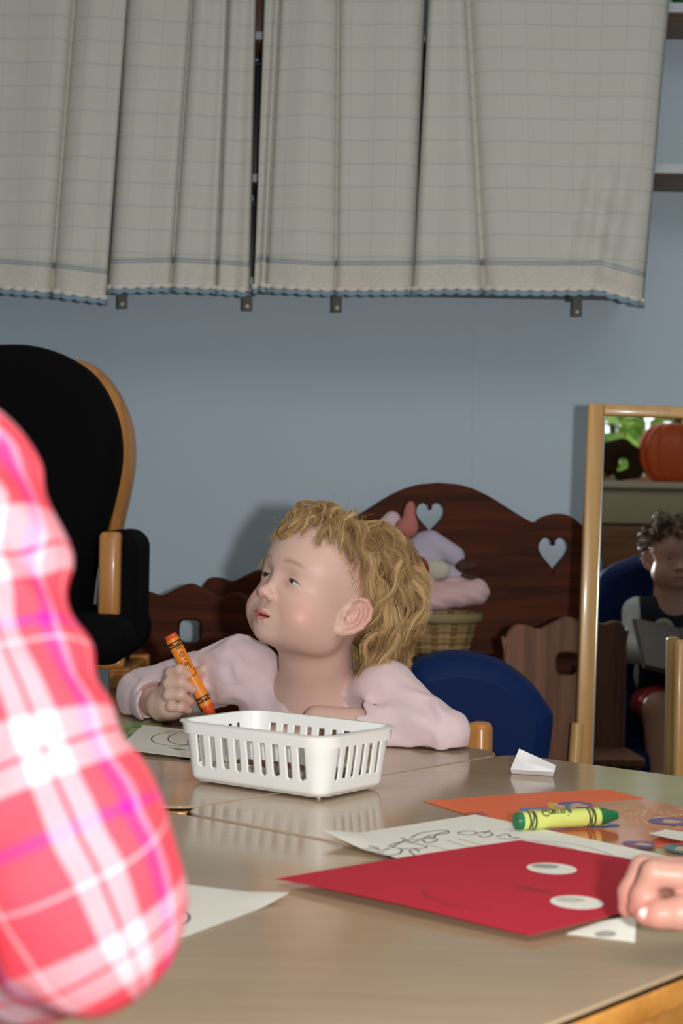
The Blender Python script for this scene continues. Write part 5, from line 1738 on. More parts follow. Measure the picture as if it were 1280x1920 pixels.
# stuffing that fills the basket up to the dolls
dtint = tint_mat('doll_colours', 0.75, bump=0.15, bscale=900)
def toned(pairs):
    """colour of the nearest control shape"""
    def f(V):
        best = np.full(len(V), 9.0); c = np.zeros((len(V), 3))
        for prims, rgb in pairs:
            d = np.min([p.fn(V) for p in prims], axis=0)
            m = d < best
            best[m] = d[m]; c[m] = lin(rgb)
        return c
    return f
DD = 3.30
D = lambda x, y, z=0.0: np.array(P(x, y, DD + z))
def doll(label, groups, hres=0.003):
    S = Sculpt(); pr = []
    allp = []
    for rgb, prims in groups:
        for p in prims: S.add(p, 0.006); allp.append(p)
        pr.append((prims, rgb))
    lo = np.min([p.c - p.R for p in allp], axis=0) - 0.01; hi = np.max([p.c + p.R for p in allp], axis=0) + 0.01
    r = empty('doll', (float((lo[0] + hi[0]) / 2), float((lo[1] + hi[1]) / 2), float(lo[2]))); tag(r, label, 'doll', 'dolls heaped in the wicker basket')
    sculpt_obj('doll_body', S, hres, lo, hi, dtint, r, colors=toned(pr))
    return r
m_ = 0.00106   # metres per photo pixel at the dolls' depth
doll('dark-skinned doll in a lavender dress sitting back in the wicker basket', [
    ((192, 184, 204), [ell(W0, D(800, 1040, 0.01), (42 * m_, 0.035, 45 * m_)), cap(W0, D(808, 1015), D(852, 1042, -0.01), 0.022, 0.020), cap(W0, D(790, 1065), D(800, 1110), 0.038, 0.035), cap(W0, D(860, 1080, -0.01), D(840, 1075), 0.014, 0.02)]),
    ((206, 200, 182), [ell(W0, D(818, 1068, -0.032), (26 * m_, 0.014, 18 * m_))]),
    ((74, 46, 38), [cap(W0, D(856, 1046, -0.012), D(866, 1062, -0.02), 0.011, 0.010), cap(W0, D(866, 1062, -0.02), D(888, 1060, -0.03), 0.010, 0.008), cap(W0, D(872, 1085, -0.02), D(890, 1086, -0.03), 0.012, 0.009)]),
])
doll('pink baby doll with one foot raised beside the left heart cut-out', [
    ((196, 120, 112), [ell(W0, D(767, 964, 0.0), (0.0125, 0.012, 0.027), rot_axes(0, 8, 0)), ell(W0, D(762, 990, 0.0), (0.022, 0.018, 0.021)), ell(W0, D(772, 985, -0.004), (0.012, 0.012, 0.02)), cap(W0, D(758, 1000, 0.02), D(745, 1060, 0.03), 0.014, 0.02)]),
    ((222, 196, 204), [cap(W0, D(735, 975, 0.02), D(722, 990, 0.02), 0.018, 0.02), ell(W0, D(745, 1065, 0.04), (0.035, 0.03, 0.05))]),
])
doll('doll with reddish-brown hair, only its head showing behind the curls', [
    ((150, 74, 52), [ell(W0, D(780, 1068, -0.05), (0.026, 0.026, 0.028))]),
    ((196, 140, 116), [ell(W0, D(776, 1082, -0.062), (0.022, 0.020, 0.024))]),
    ((214, 200, 205), [cap(W0, D(778, 1115, -0.05), D(788, 1140, -0.02), 0.020, 0.03)]),
])
bl = Sculpt()
bl.add(cap(W0, D(800, 1128, -0.055), D(893, 1110, -0.045), 0.020, 0.026), 0.012); bl.add(cap(W0, D(795, 1120, -0.04), D(860, 1105, -0.02), 0.022, 0.028), 0.014)
bl.post = lambda p, d: d + 0.0010 * np.sin(p @ np.array([120.0, 60.0, 260.0]) + 2 * vnoise(p, 40.0))
blo = sculpt_obj('rolled_blanket', bl, 0.0025, D(780, 1150, -0.12), D(930, 1060, 0.08), plain('blanket_pink', (226, 190, 190), 0.9, 0.05, 60, 0.3, 600, 0.1))
tag(blo, 'rolled pale pink blanket hanging over the rim of the wicker basket', 'blanket')

# ---- navy toddler chair
nc = P(900, 1330, 2.62)
nvr = empty('toddler_armchair', (nc.x, nc.y + 0.1, 0)); tag(nvr, 'navy blue padded toddler armchair right of the girl', 'chair')
no = catmull([(752, 1420), (756, 1300), (772, 1246), (815, 1226), (872, 1222), (935, 1238), (990, 1276), (1024, 1318), (1034, 1342), (1026, 1420), (1010, 1560), (770, 1560)], 6, True)
plate('backrest', [px_loop(no, nc, 2.62)], 0.10, 0.030, face_matrix(nc, 0, 6), navy, nvr)
q = P(790, 1500, 2.62)
for sx in (-0.10, 0.10):
    box('arm', (nc.x + sx, nc.y + 0.16, 0.28), (0.05, 0.24, 0.18), navy, nvr, 0.02, 3)
box('seat', (nc.x, nc.y + 0.15, 0.19), (0.16, 0.22, 0.08), navy, nvr, 0.02, 3)
box('base', (nc.x, nc.y + 0.12, 0.075), (0.24, 0.30, 0.15), navy, nvr, 0.015, 3)

# ---- the girl's own chair (light wood)
q = P(898, 1384, 2.20)
gch = empty('small_chair', (q.x - 0.10, q.y + 0.12, 0)); tag(gch, 'light wooden chair the girl sits on, one post showing by her elbow', 'chair')
bx_, by_ = np.array(BD.A[0][:2]), np.array(BD.A[1][:2])
base_c = np.array((q.x, q.y))
post_r = base_c; post_l = base_c - bx_ * 0.27
box('post', Matrix.Translation((post_r[0], post_r[1], (q.z + 0.022) / 2)) @ Matrix.Rotation(math.radians(-25), 4, 'Z'), (0.032, 0.034, q.z + 0.022), honey_wood, gch, 0.010, 3)
box('post', Matrix.Translation((post_l[0], post_l[1] + 0.10, (q.z + 0.022) / 2)) @ Matrix.Rotation(math.radians(-25), 4, 'Z'), (0.032, 0.034, q.z + 0.022), honey_wood, gch, 0.010, 3)
mid = (post_r + post_l) / 2 + np.array((0, 0.05))
for z in (0.36, 0.45):
    box('back_slat', Matrix.Translation((mid[0], mid[1], z)) @ Matrix.Rotation(math.atan2(-0.423 * 0.27 - 0.10 + 0.0, 0.906 * 0.27), 4, 'Z'), (0.30, 0.014, 0.05), honey_wood, gch, 0.004)
# ================================================================ standing mirror and what it reflects
MD = 2.90
mtl = P(1101, 757, MD)
MW, MTOP = 0.42, mtl.z
lean = math.radians(-1.0)
mroot = empty('standing_mirror', (mtl.x + MW / 2, MD, 0)); tag(mroot, 'tall standing mirror in a light wooden frame at the right', 'mirror')
MB = Matrix.Translation((mtl.x, MD, mtl.z)) @ Matrix.Rotation(-lean, 4, 'Y')
MH = 0.93
def mbox(name, x0, x1, z0, z1, y0, y1, mat, bev=0.003):
    return box(name, MB @ Matrix.Translation(((x0 + x1) / 2, (y0 + y1) / 2, (z0 + z1) / 2)), (x1 - x0, y1 - y0, z1 - z0), mat, mroot, bev)
sw_ = 0.027
mbox('frame_stile', 0, sw_, -MH, 0, -0.012, 0.014, light_wood)
mbox('frame_stile', MW - sw_, MW, -MH, 0, -0.012, 0.014, light_wood)
mbox('frame_rail', sw_, MW - sw_, -0.020, 0, -0.011, 0.014, light_wood)
mbox('frame_rail', sw_, MW - sw_, -MH, -MH + 0.04, -0.011, 0.014, light_wood)
gm_, _nt, _b = new_mat('mirror_silver')
_b.inputs['Base Color'].default_value = (0.80, 0.82, 0.80, 1); _b.inputs['Metallic'].default_value = 1.0; _b.inputs['Roughness'].default_value = 0.0
mbox('mirror_glass', sw_ - 0.002, MW - sw_ + 0.002, -MH + 0.03, -0.018, 0.000, 0.006, gm_, 0)
bead = plain('bead_silver', (200, 198, 190), 0.25, 0.03, metal=0.7)
mbox('bead', sw_, sw_ + 0.004, -MH + 0.04, -0.020, -0.008, 0.000, bead, 0.001)
mbox('backing', 0.01, MW - 0.01, -MH + 0.01, -0.01, 0.014, 0.018, wood_mid, 0)
for x in (0.0, MW - 0.03):
    a = MB @ Vector((x + 0.010, -0.02, -0.60)); 
    box('foot', (a.x - 0.004, MD - 0.01, 0.015), (0.045, 0.34, 0.03), light_wood, mroot, 0.006)
    tube('brace', [Vector((a.x - 0.012, MD - 0.028, 0.43)), Vector((a.x - 0.020, MD - 0.05, 0.30)), Vector((a.x - 0.02, MD - 0.13, 0.03))], [0.012, 0.015, 0.016], light_wood, mroot, 10, flat=0.9)

# wooden post of another child's chair at the frame edge
q0 = P(1274, 1200, 2.86)
pc = empty('ladder_chair', (q0.x + 0.12, 2.75, 0)); tag(pc, 'light wooden chair post at the right edge of the photo', 'chair')
for sx in (0, 0.21):
    box('post', (q0.x + sx + 0.004, 2.862, q0.z / 2), (0.022, 0.022, q0.z), light_wood, pc, 0.006, 3)
    box('front_leg', (q0.x + sx + 0.004, 2.64, 0.13), (0.024, 0.024, 0.26), light_wood, pc, 0.005)
for z in (q0.z - 0.05, q0.z - 0.13):
    box('back_slat', (q0.x + 0.109, 2.862, z), (0.19, 0.012, 0.04), light_wood, pc, 0.004)
box('seat', (q0.x + 0.109, 2.75, 0.27), (0.24, 0.24, 0.02), light_wood, pc, 0.006)

# helper: photo column/row inside the mirror -> real place, d = apparent depth of the image
def R_(px, py, d):
    v = P(px, py, d)
    n = MB.to_3x3() @ Vector((0, 1, 0))
    c = MB @ Vector((0, 0, 0))
    return v - n * (2 * (v - c).dot(n))
# small chair out of frame whose reflection shows beside the frame
p = R_(1092, 1160, 3.85)
wavy_chair('reddish-brown wavy-topped chair seen only in the mirror beside the frame', (p.x, p.y, 0), 176, 0.905, chair_wood)

# pumpkin on the window sill
pk = R_(1268, 840, 7.05)
pz = 0.941
pkr = empty('pumpkin', (pk.x, REAR + 0.09, pz)); tag(pkr, 'large orange pumpkin on the window sill seen in the mirror', 'pumpkin')
V, Fc = [], []
nu_, nv_ = 96, 26
for i in range(nv_ + 1):
    t = math.pi * i / nv_
    for k in range(nu_):
        a = 2 * math.pi * k / nu_
        rib = 1 - 0.07 * abs(math.cos(a * 7)) ** 4
        r = 0.165 * max(0.0, math.sin(t)) ** 0.85 * rib
        z = 0.145 - 0.145 * math.cos(t) * (1 - 0.18 * math.exp(-(math.sin(t) / 0.35) ** 2))
        V.append((pk.x + r * math.cos(a), REAR + 0.09 + r * 0.55 * math.sin(a), pz - 0.02 + z))
for i in range(nv_):
    for k in range(nu_):
        a, b = i * nu_ + k, i * nu_ + (k + 1) % nu_; Fc.append((a, b, b + nu_, a + nu_))
mesh('rind', V, Fc, plain('pumpkin_orange', (226, 96, 38), 0.4, 0.12, 18), pkr, True)
tube('stalk', [(pk.x, REAR + 0.09, pz + 0.245), (pk.x + 0.01, REAR + 0.09, pz + 0.29), (pk.x + 0.03, REAR + 0.09, pz + 0.32)], [0.022, 0.016, 0.014], plain('stalk', (110, 100, 50), 0.7), pkr, 8)
# dark plush animal on the sill
ty = R_(1170, 850, 7.05); ty = Vector((ty.x - 0.03, REAR + 0.09, pz))
S = Sculpt()
kk = 0.0023
tp = lambda x, y, z=0.0: np.array((ty.x + (x - 1170) * kk, ty.y + z, pz + (903 - y) * kk))
bodyp = [ell(W0, tp(1150, 865), (0.055, 0.045, 0.07)), cap(W0, tp(1150, 850), tp(1180, 840), 0.045, 0.04), cap(W0, tp(1180, 840), tp(1200, 850), 0.035, 0.03), cap(W0, tp(1200, 850), tp(1206, 885), 0.028, 0.026), cap(W0, tp(1206, 885), tp(1175, 893), 0.026, 0.02)]
for b_ in bodyp: S.add(b_, 0.015)
toy = empty('plush_toy', ty); tag(toy, 'dark brown curled plush animal on the sill left of the pumpkin', 'toy')
sculpt_obj('plush_body', S, 0.006, tp(1110, 915, -0.08), tp(1240, 800, 0.08), plain('plush_brown', (58, 44, 26), 0.95, 0.2, 60, 0.4, 300, 0.1), toy)
S = Sculpt(); S.add(ell(W0, tp(1128, 893, 0.02), (0.05, 0.04, 0.022)), 0.01); S.add(ell(W0, tp(1122, 860, 0.03), (0.02, 0.03, 0.04)), 0.01)
sculpt_obj('plush_scarf', S, 0.006, tp(1090, 915, -0.06), tp(1165, 820, 0.09), plain('plush_yellow', (168, 138, 30), 0.9), toy)

# ---- the reading boy, seen only in the mirror
by = R_(1262, 1045, 4.25)
BF_ = Frame((by.x, by.y, by.z - 0.01), [[-1, 0, 0], [0, 0.995, -0.10], [0, 0.10, 0.995]], 0.0098)
BT = Frame((by.x, by.y - 0.02, by.z - 0.105), [[-1, 0, 0], [0, 1, 0], [0, 0, 1]], 0.01)
boy = empty('person', (by.x, by.y, 0)); tag(boy, 'curly-haired boy in a dark top reading a book, seen in the mirror', 'person')
S = Sculpt(); face_ops(S, BF_)
S.add(cap(W0, BF_.w((0, -0.5, -2.0)), BT.w((0, 0, -3)), 0.044, 0.048), 0.018)
S.add(ell(BT, (0, 0, -6), (7.5, 5.2, 6)), 0.02)
sh = [BT.w((s_ * 8.5, 0, -4)) for s_ in (-1, 1)]
for s_, so_ in zip((-1, 1), sh):
    e_ = BT.w((s_ * 11, 6, -14)); w_ = BT.w((s_ * 5, 15, -13))
    S.chain(W0, [BT.w((s_ * 4, 0, -4)), so_, e_, w_], [0.03, 0.028, 0.024, 0.019], 0.012)
    h_ = BT.w((s_ * 4.2, 18, -12.5)); S.add(ell(W0, h_, (0.02, 0.026, 0.012)), 0.008)
    for j in range(4):
        b_ = BT.w((s_ * (2.6 + 0.2 * j), 17 + 1.3 * j, -12.6)); f_ = BT.w((s_ * 0.9, 17.3 + 1.3 * j, -13.4)); S.chain(W0, [h_, b_, f_], [0.008, 0.007, 0.006], 0.003)
    S.chain(W0, [h_, BT.w((s_ * 4, 16.5, -10.8)), BT.w((s_ * 2.6, 18, -10.4))], [0.009, 0.008, 0.007], 0.003)
    kn = BT.w((s_ * 5.5, 15, -27)); an = BT.w((s_ * 5.5, 17, -45))
    S.chain(W0, [BT.w((s_ * 5, 2, -28)), kn, an, BT.w((s_ * 5.5, 21, -48))], [0.048, 0.042, 0.026, 0.022], 0.012)
def boy_col(V):
    q = BF_.l(V); c = np.tile(np.array(lin((206, 160, 140))), (len(V), 1))
    ax = np.abs(q[:, 0])
    w = np.exp(-(((ax - 0.0) / 1.5) ** 4 + ((q[:, 2] + 3.4) / 0.7) ** 4)) * (q[:, 1] > 6.6) * (q[:, 1] < 9)
    c = c * (1 - 0.7 * w[:, None]) + np.array(lin((190, 108, 100))) * 0.7 * w[:, None]
    return c
lo = np.array((by.x - 0.2, by.y - 0.12, 0.0)); hi = np.array((by.x + 0.2, by.y + 0.36, by.z + 0.15))
bb = sculpt_obj('body', S, 0.0035, lo, hi, skin, boy, colors=boy_col)
for x in (-1, 1): eyeball(BF_.w((x * 2.5, 5.9, 1.6)), normv(np.array([0, 0.9, -0.4]) @ BF_.A), 1.16 * BF_.s, bb)
S = Sculpt()
S.add(ell(BT, (0, 0, -9), (9.2, 6.6, 10.4)), 0.03); S.add(cap(BT, (-7, 0, -4), (7, 0, -4), 3.6, 3.6), 0.03); S.add(ell(BT, (0, 0.5, -20), (9.3, 7.6, 9)), 0.03)
for s_, so_ in zip((-1, 1), sh):
    S.chain(W0, [BT.w((s_ * 5, 0, -4)), so_, BT.w((s_ * 10.8, 5.5, -13.0)), BT.w((s_ * 8, 10.5, -13.5))], [0.04, 0.038, 0.034, 0.030], 0.014)
S.cut(ell(BT, (0, 4.5, 0.6), (4.4, 6.0, 5.0), rot_axes(25, 0, 0)), 0.003)
boys = sculpt_obj('top', S, 0.004, lo, hi, tint_mat('boy_top', 0.9), boy, colors=lambda V: np.where((np.abs(BT.l(V)[:, 0]) > 8.6)[:, None], np.array(lin((196, 200, 204))), np.array(lin((26, 30, 40)))))
bd = BT.w((3.2, 6.75, -7.5))
lathe('badge', [(0.0001, 0), (0.026, 0), (0.026, 0.003), (0.0001, 0.004)], plain('badge_white', (190, 196, 196), 0.6), boys, 24, Matrix.Translation(Vector(bd)) @ Matrix.Rotation(-math.pi / 2, 4, 'X'))
lathe('badge_centre', [(0.0001, 0.004), (0.018, 0.004), (0.018, 0.0055), (0.0001, 0.006)], plain('badge_yellow', (170, 160, 40), 0.6), boys, 24, Matrix.Translation(Vector(bd)) @ Matrix.Rotation(-math.pi / 2, 4, 'X'))
S = Sculpt(); S.add(ell(BT, (0, -0.5, -28), (9.4, 8, 6)), 0.02)
for s_ in (-1, 1): S.chain(W0, [BT.w((s_ * 5, 2, -28)), BT.w((s_ * 5.5, 13, -27))], [0.055, 0.052], 0.012)
sculpt_obj('shorts', S, 0.0045, lo, hi, plain('shorts_red', (170, 40, 44), 0.85), boy)
for s_ in (-1, 1):
    S = Sculpt(); S.add(ell(BT, (s_ * 5.5, 20, -50.2), (3.4, 6.6, 2.8)), 0.01); S.add(cap(BT, (s_ * 5.5, 17, -44), (s_ * 5.5, 17, -50), 3.2, 3.0), 0.015)
    S.cut(rbox(BT, (s_ * 5.5, 20, -58.5), (8, 12, 6), 0.5), 0.004)
    sculpt_obj('shoe', S, 0.004, BT.w((s_ * 5.5, 20, -48)) - 0.12, BT.w((s_ * 5.5, 20, -48)) + 0.12, plain('shoe_grey', (176, 176, 176), 0.6), boy)
rngb = np.random.default_rng(21)
hair_head(BF_, lambda r: r[1] < 0.9 * r[2] - 2.2 and r[2] > -1.5, 120, 10, lambda r: 3.6, lambda r: 1.4, lambda r: 0.7, boy, (70, 50, 34), (130, 98, 66), hair_mat, rngb, rad=0.0011, core=0.0, NP=12, wave=2.6)
S = Sculpt(); S.add(ell(BF_, (0, -1.3, 4.2), (7.2, 9.0, 7.6)), 0.01)
def bu(p, d):
    q = BF_.l(p); return np.maximum(d, (q[:, 1] - (0.9 * q[:, 2] - 3.0)) * 0.7 * BF_.s)
S.post = bu
sculpt_obj('hair_under_layer', S, 0.004, BF_.o - 0.13, BF_.o + 0.13, plain('boy_hair_under', (72, 52, 36), 0.7, 0.2, 120), boy)
# book
bkc = Vector(BT.w((0, 18, -12.5)))
bko = empty('picture_book', bkc); tag(bko, 'open dark picture book in the boy\'s hands, seen in the mirror', 'book')
for s_ in (-1, 1):
    Mx = Matrix.Translation(bkc) @ Matrix.Rotation(math.radians(-35), 4, 'X') @ Matrix.Rotation(math.radians(-s_ * 14), 4, 'Y')
    box('cover', Mx @ Matrix.Translation((s_ * 0.062, 0, -0.004)), (0.124, 0.19, 0.003), plain('book_cover', (60, 44, 44), 0.5), bko, 0.001)
    box('pages', Mx @ Matrix.Translation((s_ * 0.060, 0, 0.001)), (0.116, 0.18, 0.007), plain('book_pages', (92, 86, 84), 0.7), bko, 0.001)
# his navy chair
cc_ = Vector((by.x, by.y - 0.10, 0))
bch = empty('toddler_armchair', cc_); tag(bch, 'navy blue padded chair the boy sits in, seen in the mirror', 'chair')
o_ = catmull([(-0.19, 0.02), (-0.20, 0.45), (-0.17, 0.62), (-0.08, 0.68), (0, 0.69), (0.08, 0.68), (0.17, 0.62), (0.20, 0.45), (0.19, 0.02)], 6, True)
plate('backrest', [o_], 0.09, 0.03, face_matrix((cc_.x, cc_.y - 0.08, 0)), navy, bch)
for s_ in (-1, 1): box('arm', (cc_.x + s_ * 0.165, cc_.y + 0.12, 0.19), (0.06, 0.30, 0.36), navy, bch, 0.025, 3)
box('seat', (cc_.x, cc_.y + 0.12, 0.11), (0.265, 0.28, 0.20), navy, bch, 0.02, 3)
# ================================================================ child in the plaid shirt (left, close to the camera)
ND = 0.70
Q = lambda x, y, z=0.0: np.array(P(x, y, ND + z))
kp = ND / F
# arm centre line in photo pixels with radii in pixels
SH_, EL_ = (-70, 930), (175, 1735)
arm_pts = [(-330, 850, -0.02, 150), (-95, 915, 0.02, 150), (-52, 1050, 0.01, 162), (-8, 1230, 0.0, 164), (44, 1420, -0.01, 160), (108, 1590, -0.015, 188), (160, 1710, -0.01, 172)]
fore = [(160, 1712, -0.01, 172), (60, 1765, 0.02, 150), (-120, 1800, 0.06, 130), (-260, 1810, 0.10, 105)]
pl = Sculpt()
pl.chain(W0, [Q(x, y, z) for x, y, z, r in arm_pts], [r * kp for *_, r in arm_pts], 0.02)
pl.chain(W0, [Q(x, y, z) for x, y, z, r in fore], [r * kp for *_, r in fore], 0.012)
PT = Frame(Q(-560, 900, -0.03), [[0.75, -0.66, 0], [0.66, 0.75, 0], [0, 0, 1]], 0.01)
pl.add(ell(PT, (0, 0, -10), (8.6, 6.6, 12)), 0.03)
pl.add(cap(PT, (-6, 0, -2.6), (6, 0, -2.6), 3.6, 3.6), 0.03)
pl.add(ell(PT, (0, 0, -21), (9, 7.4, 9)), 0.03)
pl.cut(ell(PT, (0, 1.0, 2.0), (4.2, 4.6, 4.2)), 0.004)
A_ = np.array([Q(x, y, z) for x, y, z, r in arm_pts])
def plaid_post(p, d):
    w = sstep(-0.24, -0.14, p[:, 0])
    n = vnoise(p, 26.0)
    z = p[:, 2]
    up = sstep(0.70, 0.76, z)
    f1 = np.sin(p @ np.array([70.0, 40.0, 190.0]) + 2.2 * n) * (0.0010 + 0.0012 * up)
    f2 = np.sin(p @ np.array([-140.0, 30.0, 90.0]) + 3.0 * n) * 0.0008
    f3 = np.exp(-((z - 0.742) / 0.010) ** 2) * 0.005 * (p[:, 0] > -0.16)
    return d + w * (0.0016 * n + f1 * (0.35 + 0.8 * up) + f2 + f3)
pl.post = plaid_post
def plaid_attr(V):
    # along-arm distance and angle round the arm, in centimetres of cloth
    best = np.full(len(V), 9.0); L = np.zeros(len(V)); off = np.zeros((len(V), 3)); acc = 0.0
    for a, b in zip(A_[:-1], A_[1:]):
        ab = b - a; l = np.linalg.norm(ab); t = np.clip(((V - a) @ ab) / (l * l), 0, 1)
        c = a + t[:, None] * ab; d = np.linalg.norm(V - c, axis=1); m = d < best
        best[m] = d[m]; L[m] = acc + t[m] * l; off[m] = (V - c)[m]; acc += l
    ax = normv(A_[-1] - A_[0]); right = normv(np.cross(ax, [0, 1.0, 0])); fw = np.cross(right, ax)
    ang = np.arctan2(off @ right, -(off @ fw))
    u = ang * 0.041
    beyond = (V - A_[-1]) @ ax
    L = L + np.maximum(0, beyond)
    n = np.stack([vnoise(V, 30.0), vnoise(V + 5, 30.0)], 1) * 0.006 * sstep(0.66, 0.80, V[:, 2])[:, None]
    return {'cloth': np.stack([u + n[:, 0], L + n[:, 1], np.zeros(len(V))], 1)}
plaid, _nt, _b = new_mat('plaid_flannel')
_at = N(_nt, 'ShaderNodeAttribute'); _at.attribute_name = 'cloth'
_sp = N(_nt, 'ShaderNodeSeparateXYZ'); _nt.links.new(_at.outputs['Vector'], _sp.inputs[0])
def bands(nt, sock, period, stops, shift=0.0):
    """repeating stripe pattern: colour ramp over one period, constant steps softened"""
    m0 = N(nt, 'ShaderNodeMath', operation='ADD'); nt.links.new(sock, m0.inputs[0]); m0.inputs[1].default_value = shift + period * 50
    m1 = N(nt, 'ShaderNodeMath', operation='MODULO'); nt.links.new(m0.outputs[0], m1.inputs[0]); m1.inputs[1].default_value = period
    m2 = N(nt, 'ShaderNodeMath', operation='DIVIDE'); nt.links.new(m1.outputs[0], m2.inputs[0]); m2.inputs[1].default_value = period
    rp = N(nt, 'ShaderNodeValToRGB'); rp.color_ramp.interpolation = 'CONSTANT'
    el = rp.color_ramp.elements
    while len(el) > 1: el.remove(el[-1])
    el[0].position = stops[0][0]; el[0].color = stops[0][1]
    for p_, c_ in stops[1:]:
        e = el.new(p_); e.color = c_
    nt.links.new(m2.outputs[0], rp.inputs[0])
    return rp.outputs[0]
co = (*lin((192, 58, 70)), 1); wh = (*lin((180, 152, 158)), 1); mg = (*lin((184, 26, 112)), 1); rd = (*lin((186, 44, 60)), 1); lv_ = (*lin((176, 110, 168)), 1)
warp = bands(_nt, _sp.outputs[0], 0.080, [(0.0, co), (0.26, wh), (0.36, rd), (0.385, wh), (0.485, co), (0.60, mg), (0.675, lv_), (0.70, wh), (0.715, co), (0.90, wh), (0.925, co)], 0.012)
weft = bands(_nt, _sp.outputs[1], 0.084, [(0.0, co), (0.30, wh), (0.43, rd), (0.455, wh), (0.58, co), (0.80, mg), (0.86, co), (0.93, wh), (0.95, co)], 0.020)
_mx = N(_nt, 'ShaderNodeMix', data_type='RGBA'); _mx.inputs[0].default_value = 0.5
_nt.links.new(warp, _mx.inputs[6]); _nt.links.new(weft, _mx.inputs[7])
_nt.links.new(_mx.outputs[2], _b.inputs['Base Color']); _b.inputs['Roughness'].default_value = 0.9; _b.inputs['Specular IOR Level'].default_value = 0.15
kid = empty('person', (PT.o[0], PT.o[1], 0)); tag(kid, 'child in a pink and coral plaid shirt, arm and elbow filling the left edge', 'person')
lo = np.array((PT.o[0] - 0.16, ND - 0.26, 0.44)); hi = np.array((0.03, ND + 0.30, 0.94))
sculpt_obj('plaid_shirt', pl, 0.0032, lo, hi, plaid, kid, attrs=plaid_attr)
# head, neck, hand (outside the frame, seen when stepping aside)
KH = Frame(PT.w((0, 1.5, 11.0)), [[0.75, -0.66, 0], [0.66, 0.75, 0.0], [0, 0, 1]], 0.0098)
S = Sculpt(); face_ops(S, KH)
S.add(cap(W0, KH.w((0, -0.5, -2)), PT.w((0, 0, -3)), 0.043, 0.047), 0.018); S.add(ell(PT, (0, 0, -5), (7, 5, 5)), 0.02)
w0_ = Q(-250, 1812, 0.10)
S.chain(W0, [Q(-120, 1802, 0.06), w0_], [0.02, 0.019], 0.01)
hdv = normv(w0_ - Q(-120, 1802, 0.06)); sdv = normv(np.cross(hdv, [0, 0, 1])); 
S.add(ell(W0, w0_ + hdv * 0.03 - np.array([0, 0, 0.004]), (0.026, 0.026, 0.012)), 0.008)
for j, ln in enumerate((0.026, 0.032, 0.033, 0.027)):
    b_ = w0_ + hdv * 0.045 + sdv * (j - 1.5) * 0.0125; S.chain(W0, [b_, b_ + hdv * ln * 0.6 + np.array([0, 0, 0.002]), b_ + hdv * ln - np.array([0, 0, 0.006])], [0.0078, 0.007, 0.0058], 0.003)
S.chain(W0, [w0_ + hdv * 0.015 + sdv * 0.016, w0_ + hdv * 0.035 + sdv * 0.034, w0_ + hdv * 0.05 + sdv * 0.038], [0.009, 0.008, 0.0065], 0.003)
lo2 = np.array((PT.o[0] - 0.14, ND - 0.26, 0.44)); hi2 = np.array((PT.o[0] + 0.20, ND + 0.32, KH.o[2] + 0.14))
kb = sculpt_obj('body', S, 0.0035, lo2, hi2, skin, kid, colors=lambda V: np.tile(np.array(lin((212, 168, 148))), (len(V), 1)))
for x in (-1, 1): eyeball(KH.w((x * 2.5, 5.9, 1.6)), normv(np.array([0, 1, -0.2]) @ KH.A), 1.16 * KH.s, kb)
hair_head(KH, lambda r: r[1] < 0.9 * r[2] - 2.2 and r[2] > -1.5, 110, 10, lambda r: 7.0, lambda r: 1.0, lambda r: 0.2, kid, (92, 62, 36), (150, 108, 66), hair_mat, np.random.default_rng(31), rad=0.0011, core=0.0, NP=12, wave=6)
S = Sculpt(); S.add(ell(KH, (0, -1.3, 4.2), (7.2, 9.0, 7.6)), 0.01)
def ku(p, d):
    q = KH.l(p); return np.maximum(d, (q[:, 1] - (0.9 * q[:, 2] - 3.0)) * 0.7 * KH.s)
S.post = ku
sculpt_obj('hair_under_layer', S, 0.004, KH.o - 0.13, KH.o + 0.13, plain('kid_hair_under', (96, 66, 40), 0.7, 0.2, 120), kid)
S = Sculpt(); S.add(ell(PT, (0, 0, -31), (9.4, 8.2, 8)), 0.02)
for x in (-1, 1): S.chain(PT, [(x * 4.8, 0, -32), (x * 5.0, 2, -52), (x * 5, 1, -70)], [5.4, 4.4, 3.8], 0.02)
lo3 = np.array((PT.o[0] - 0.16, ND - 0.2, 0.06)); hi3 = np.array((PT.o[0] + 0.16, ND + 0.25, 0.60))
sculpt_obj('jeans', S, 0.005, lo3, hi3, plain('jeans_blue', (84, 100, 136), 0.9, 0.15, 200, 0.3, 900, 0.2), kid)
for x in (-1, 1):
    S = Sculpt(); c_ = PT.w((x * 5, 4, 0)); S.add(ell(W0, (c_[0], c_[1], 0.035), (0.035, 0.06, 0.034)), 0.01); S.add(cap(W0, (PT.w((x * 5, 1, 0))[0], PT.w((x * 5, 1, 0))[1], 0.1), (PT.w((x * 5, 1, 0))[0], PT.w((x * 5, 1, 0))[1], 0.045), 0.034, 0.034), 0.02)
    S.cut(rbox(W0, (c_[0], c_[1], -0.05), (0.2, 0.2, 0.05), 0.004), 0.003)
    sculpt_obj('shoe', S, 0.005, np.array((c_[0] - 0.1, c_[1] - 0.12, -0.02)), np.array((c_[0] + 0.1, c_[1] + 0.1, 0.16)), shoe_mat, kid)

# ================================================================ child reaching in from the right
RD = 1.085
q_ = lambda x, y, z=0.0: np.array(P(x, y, RD + z))
S = Sculpt()
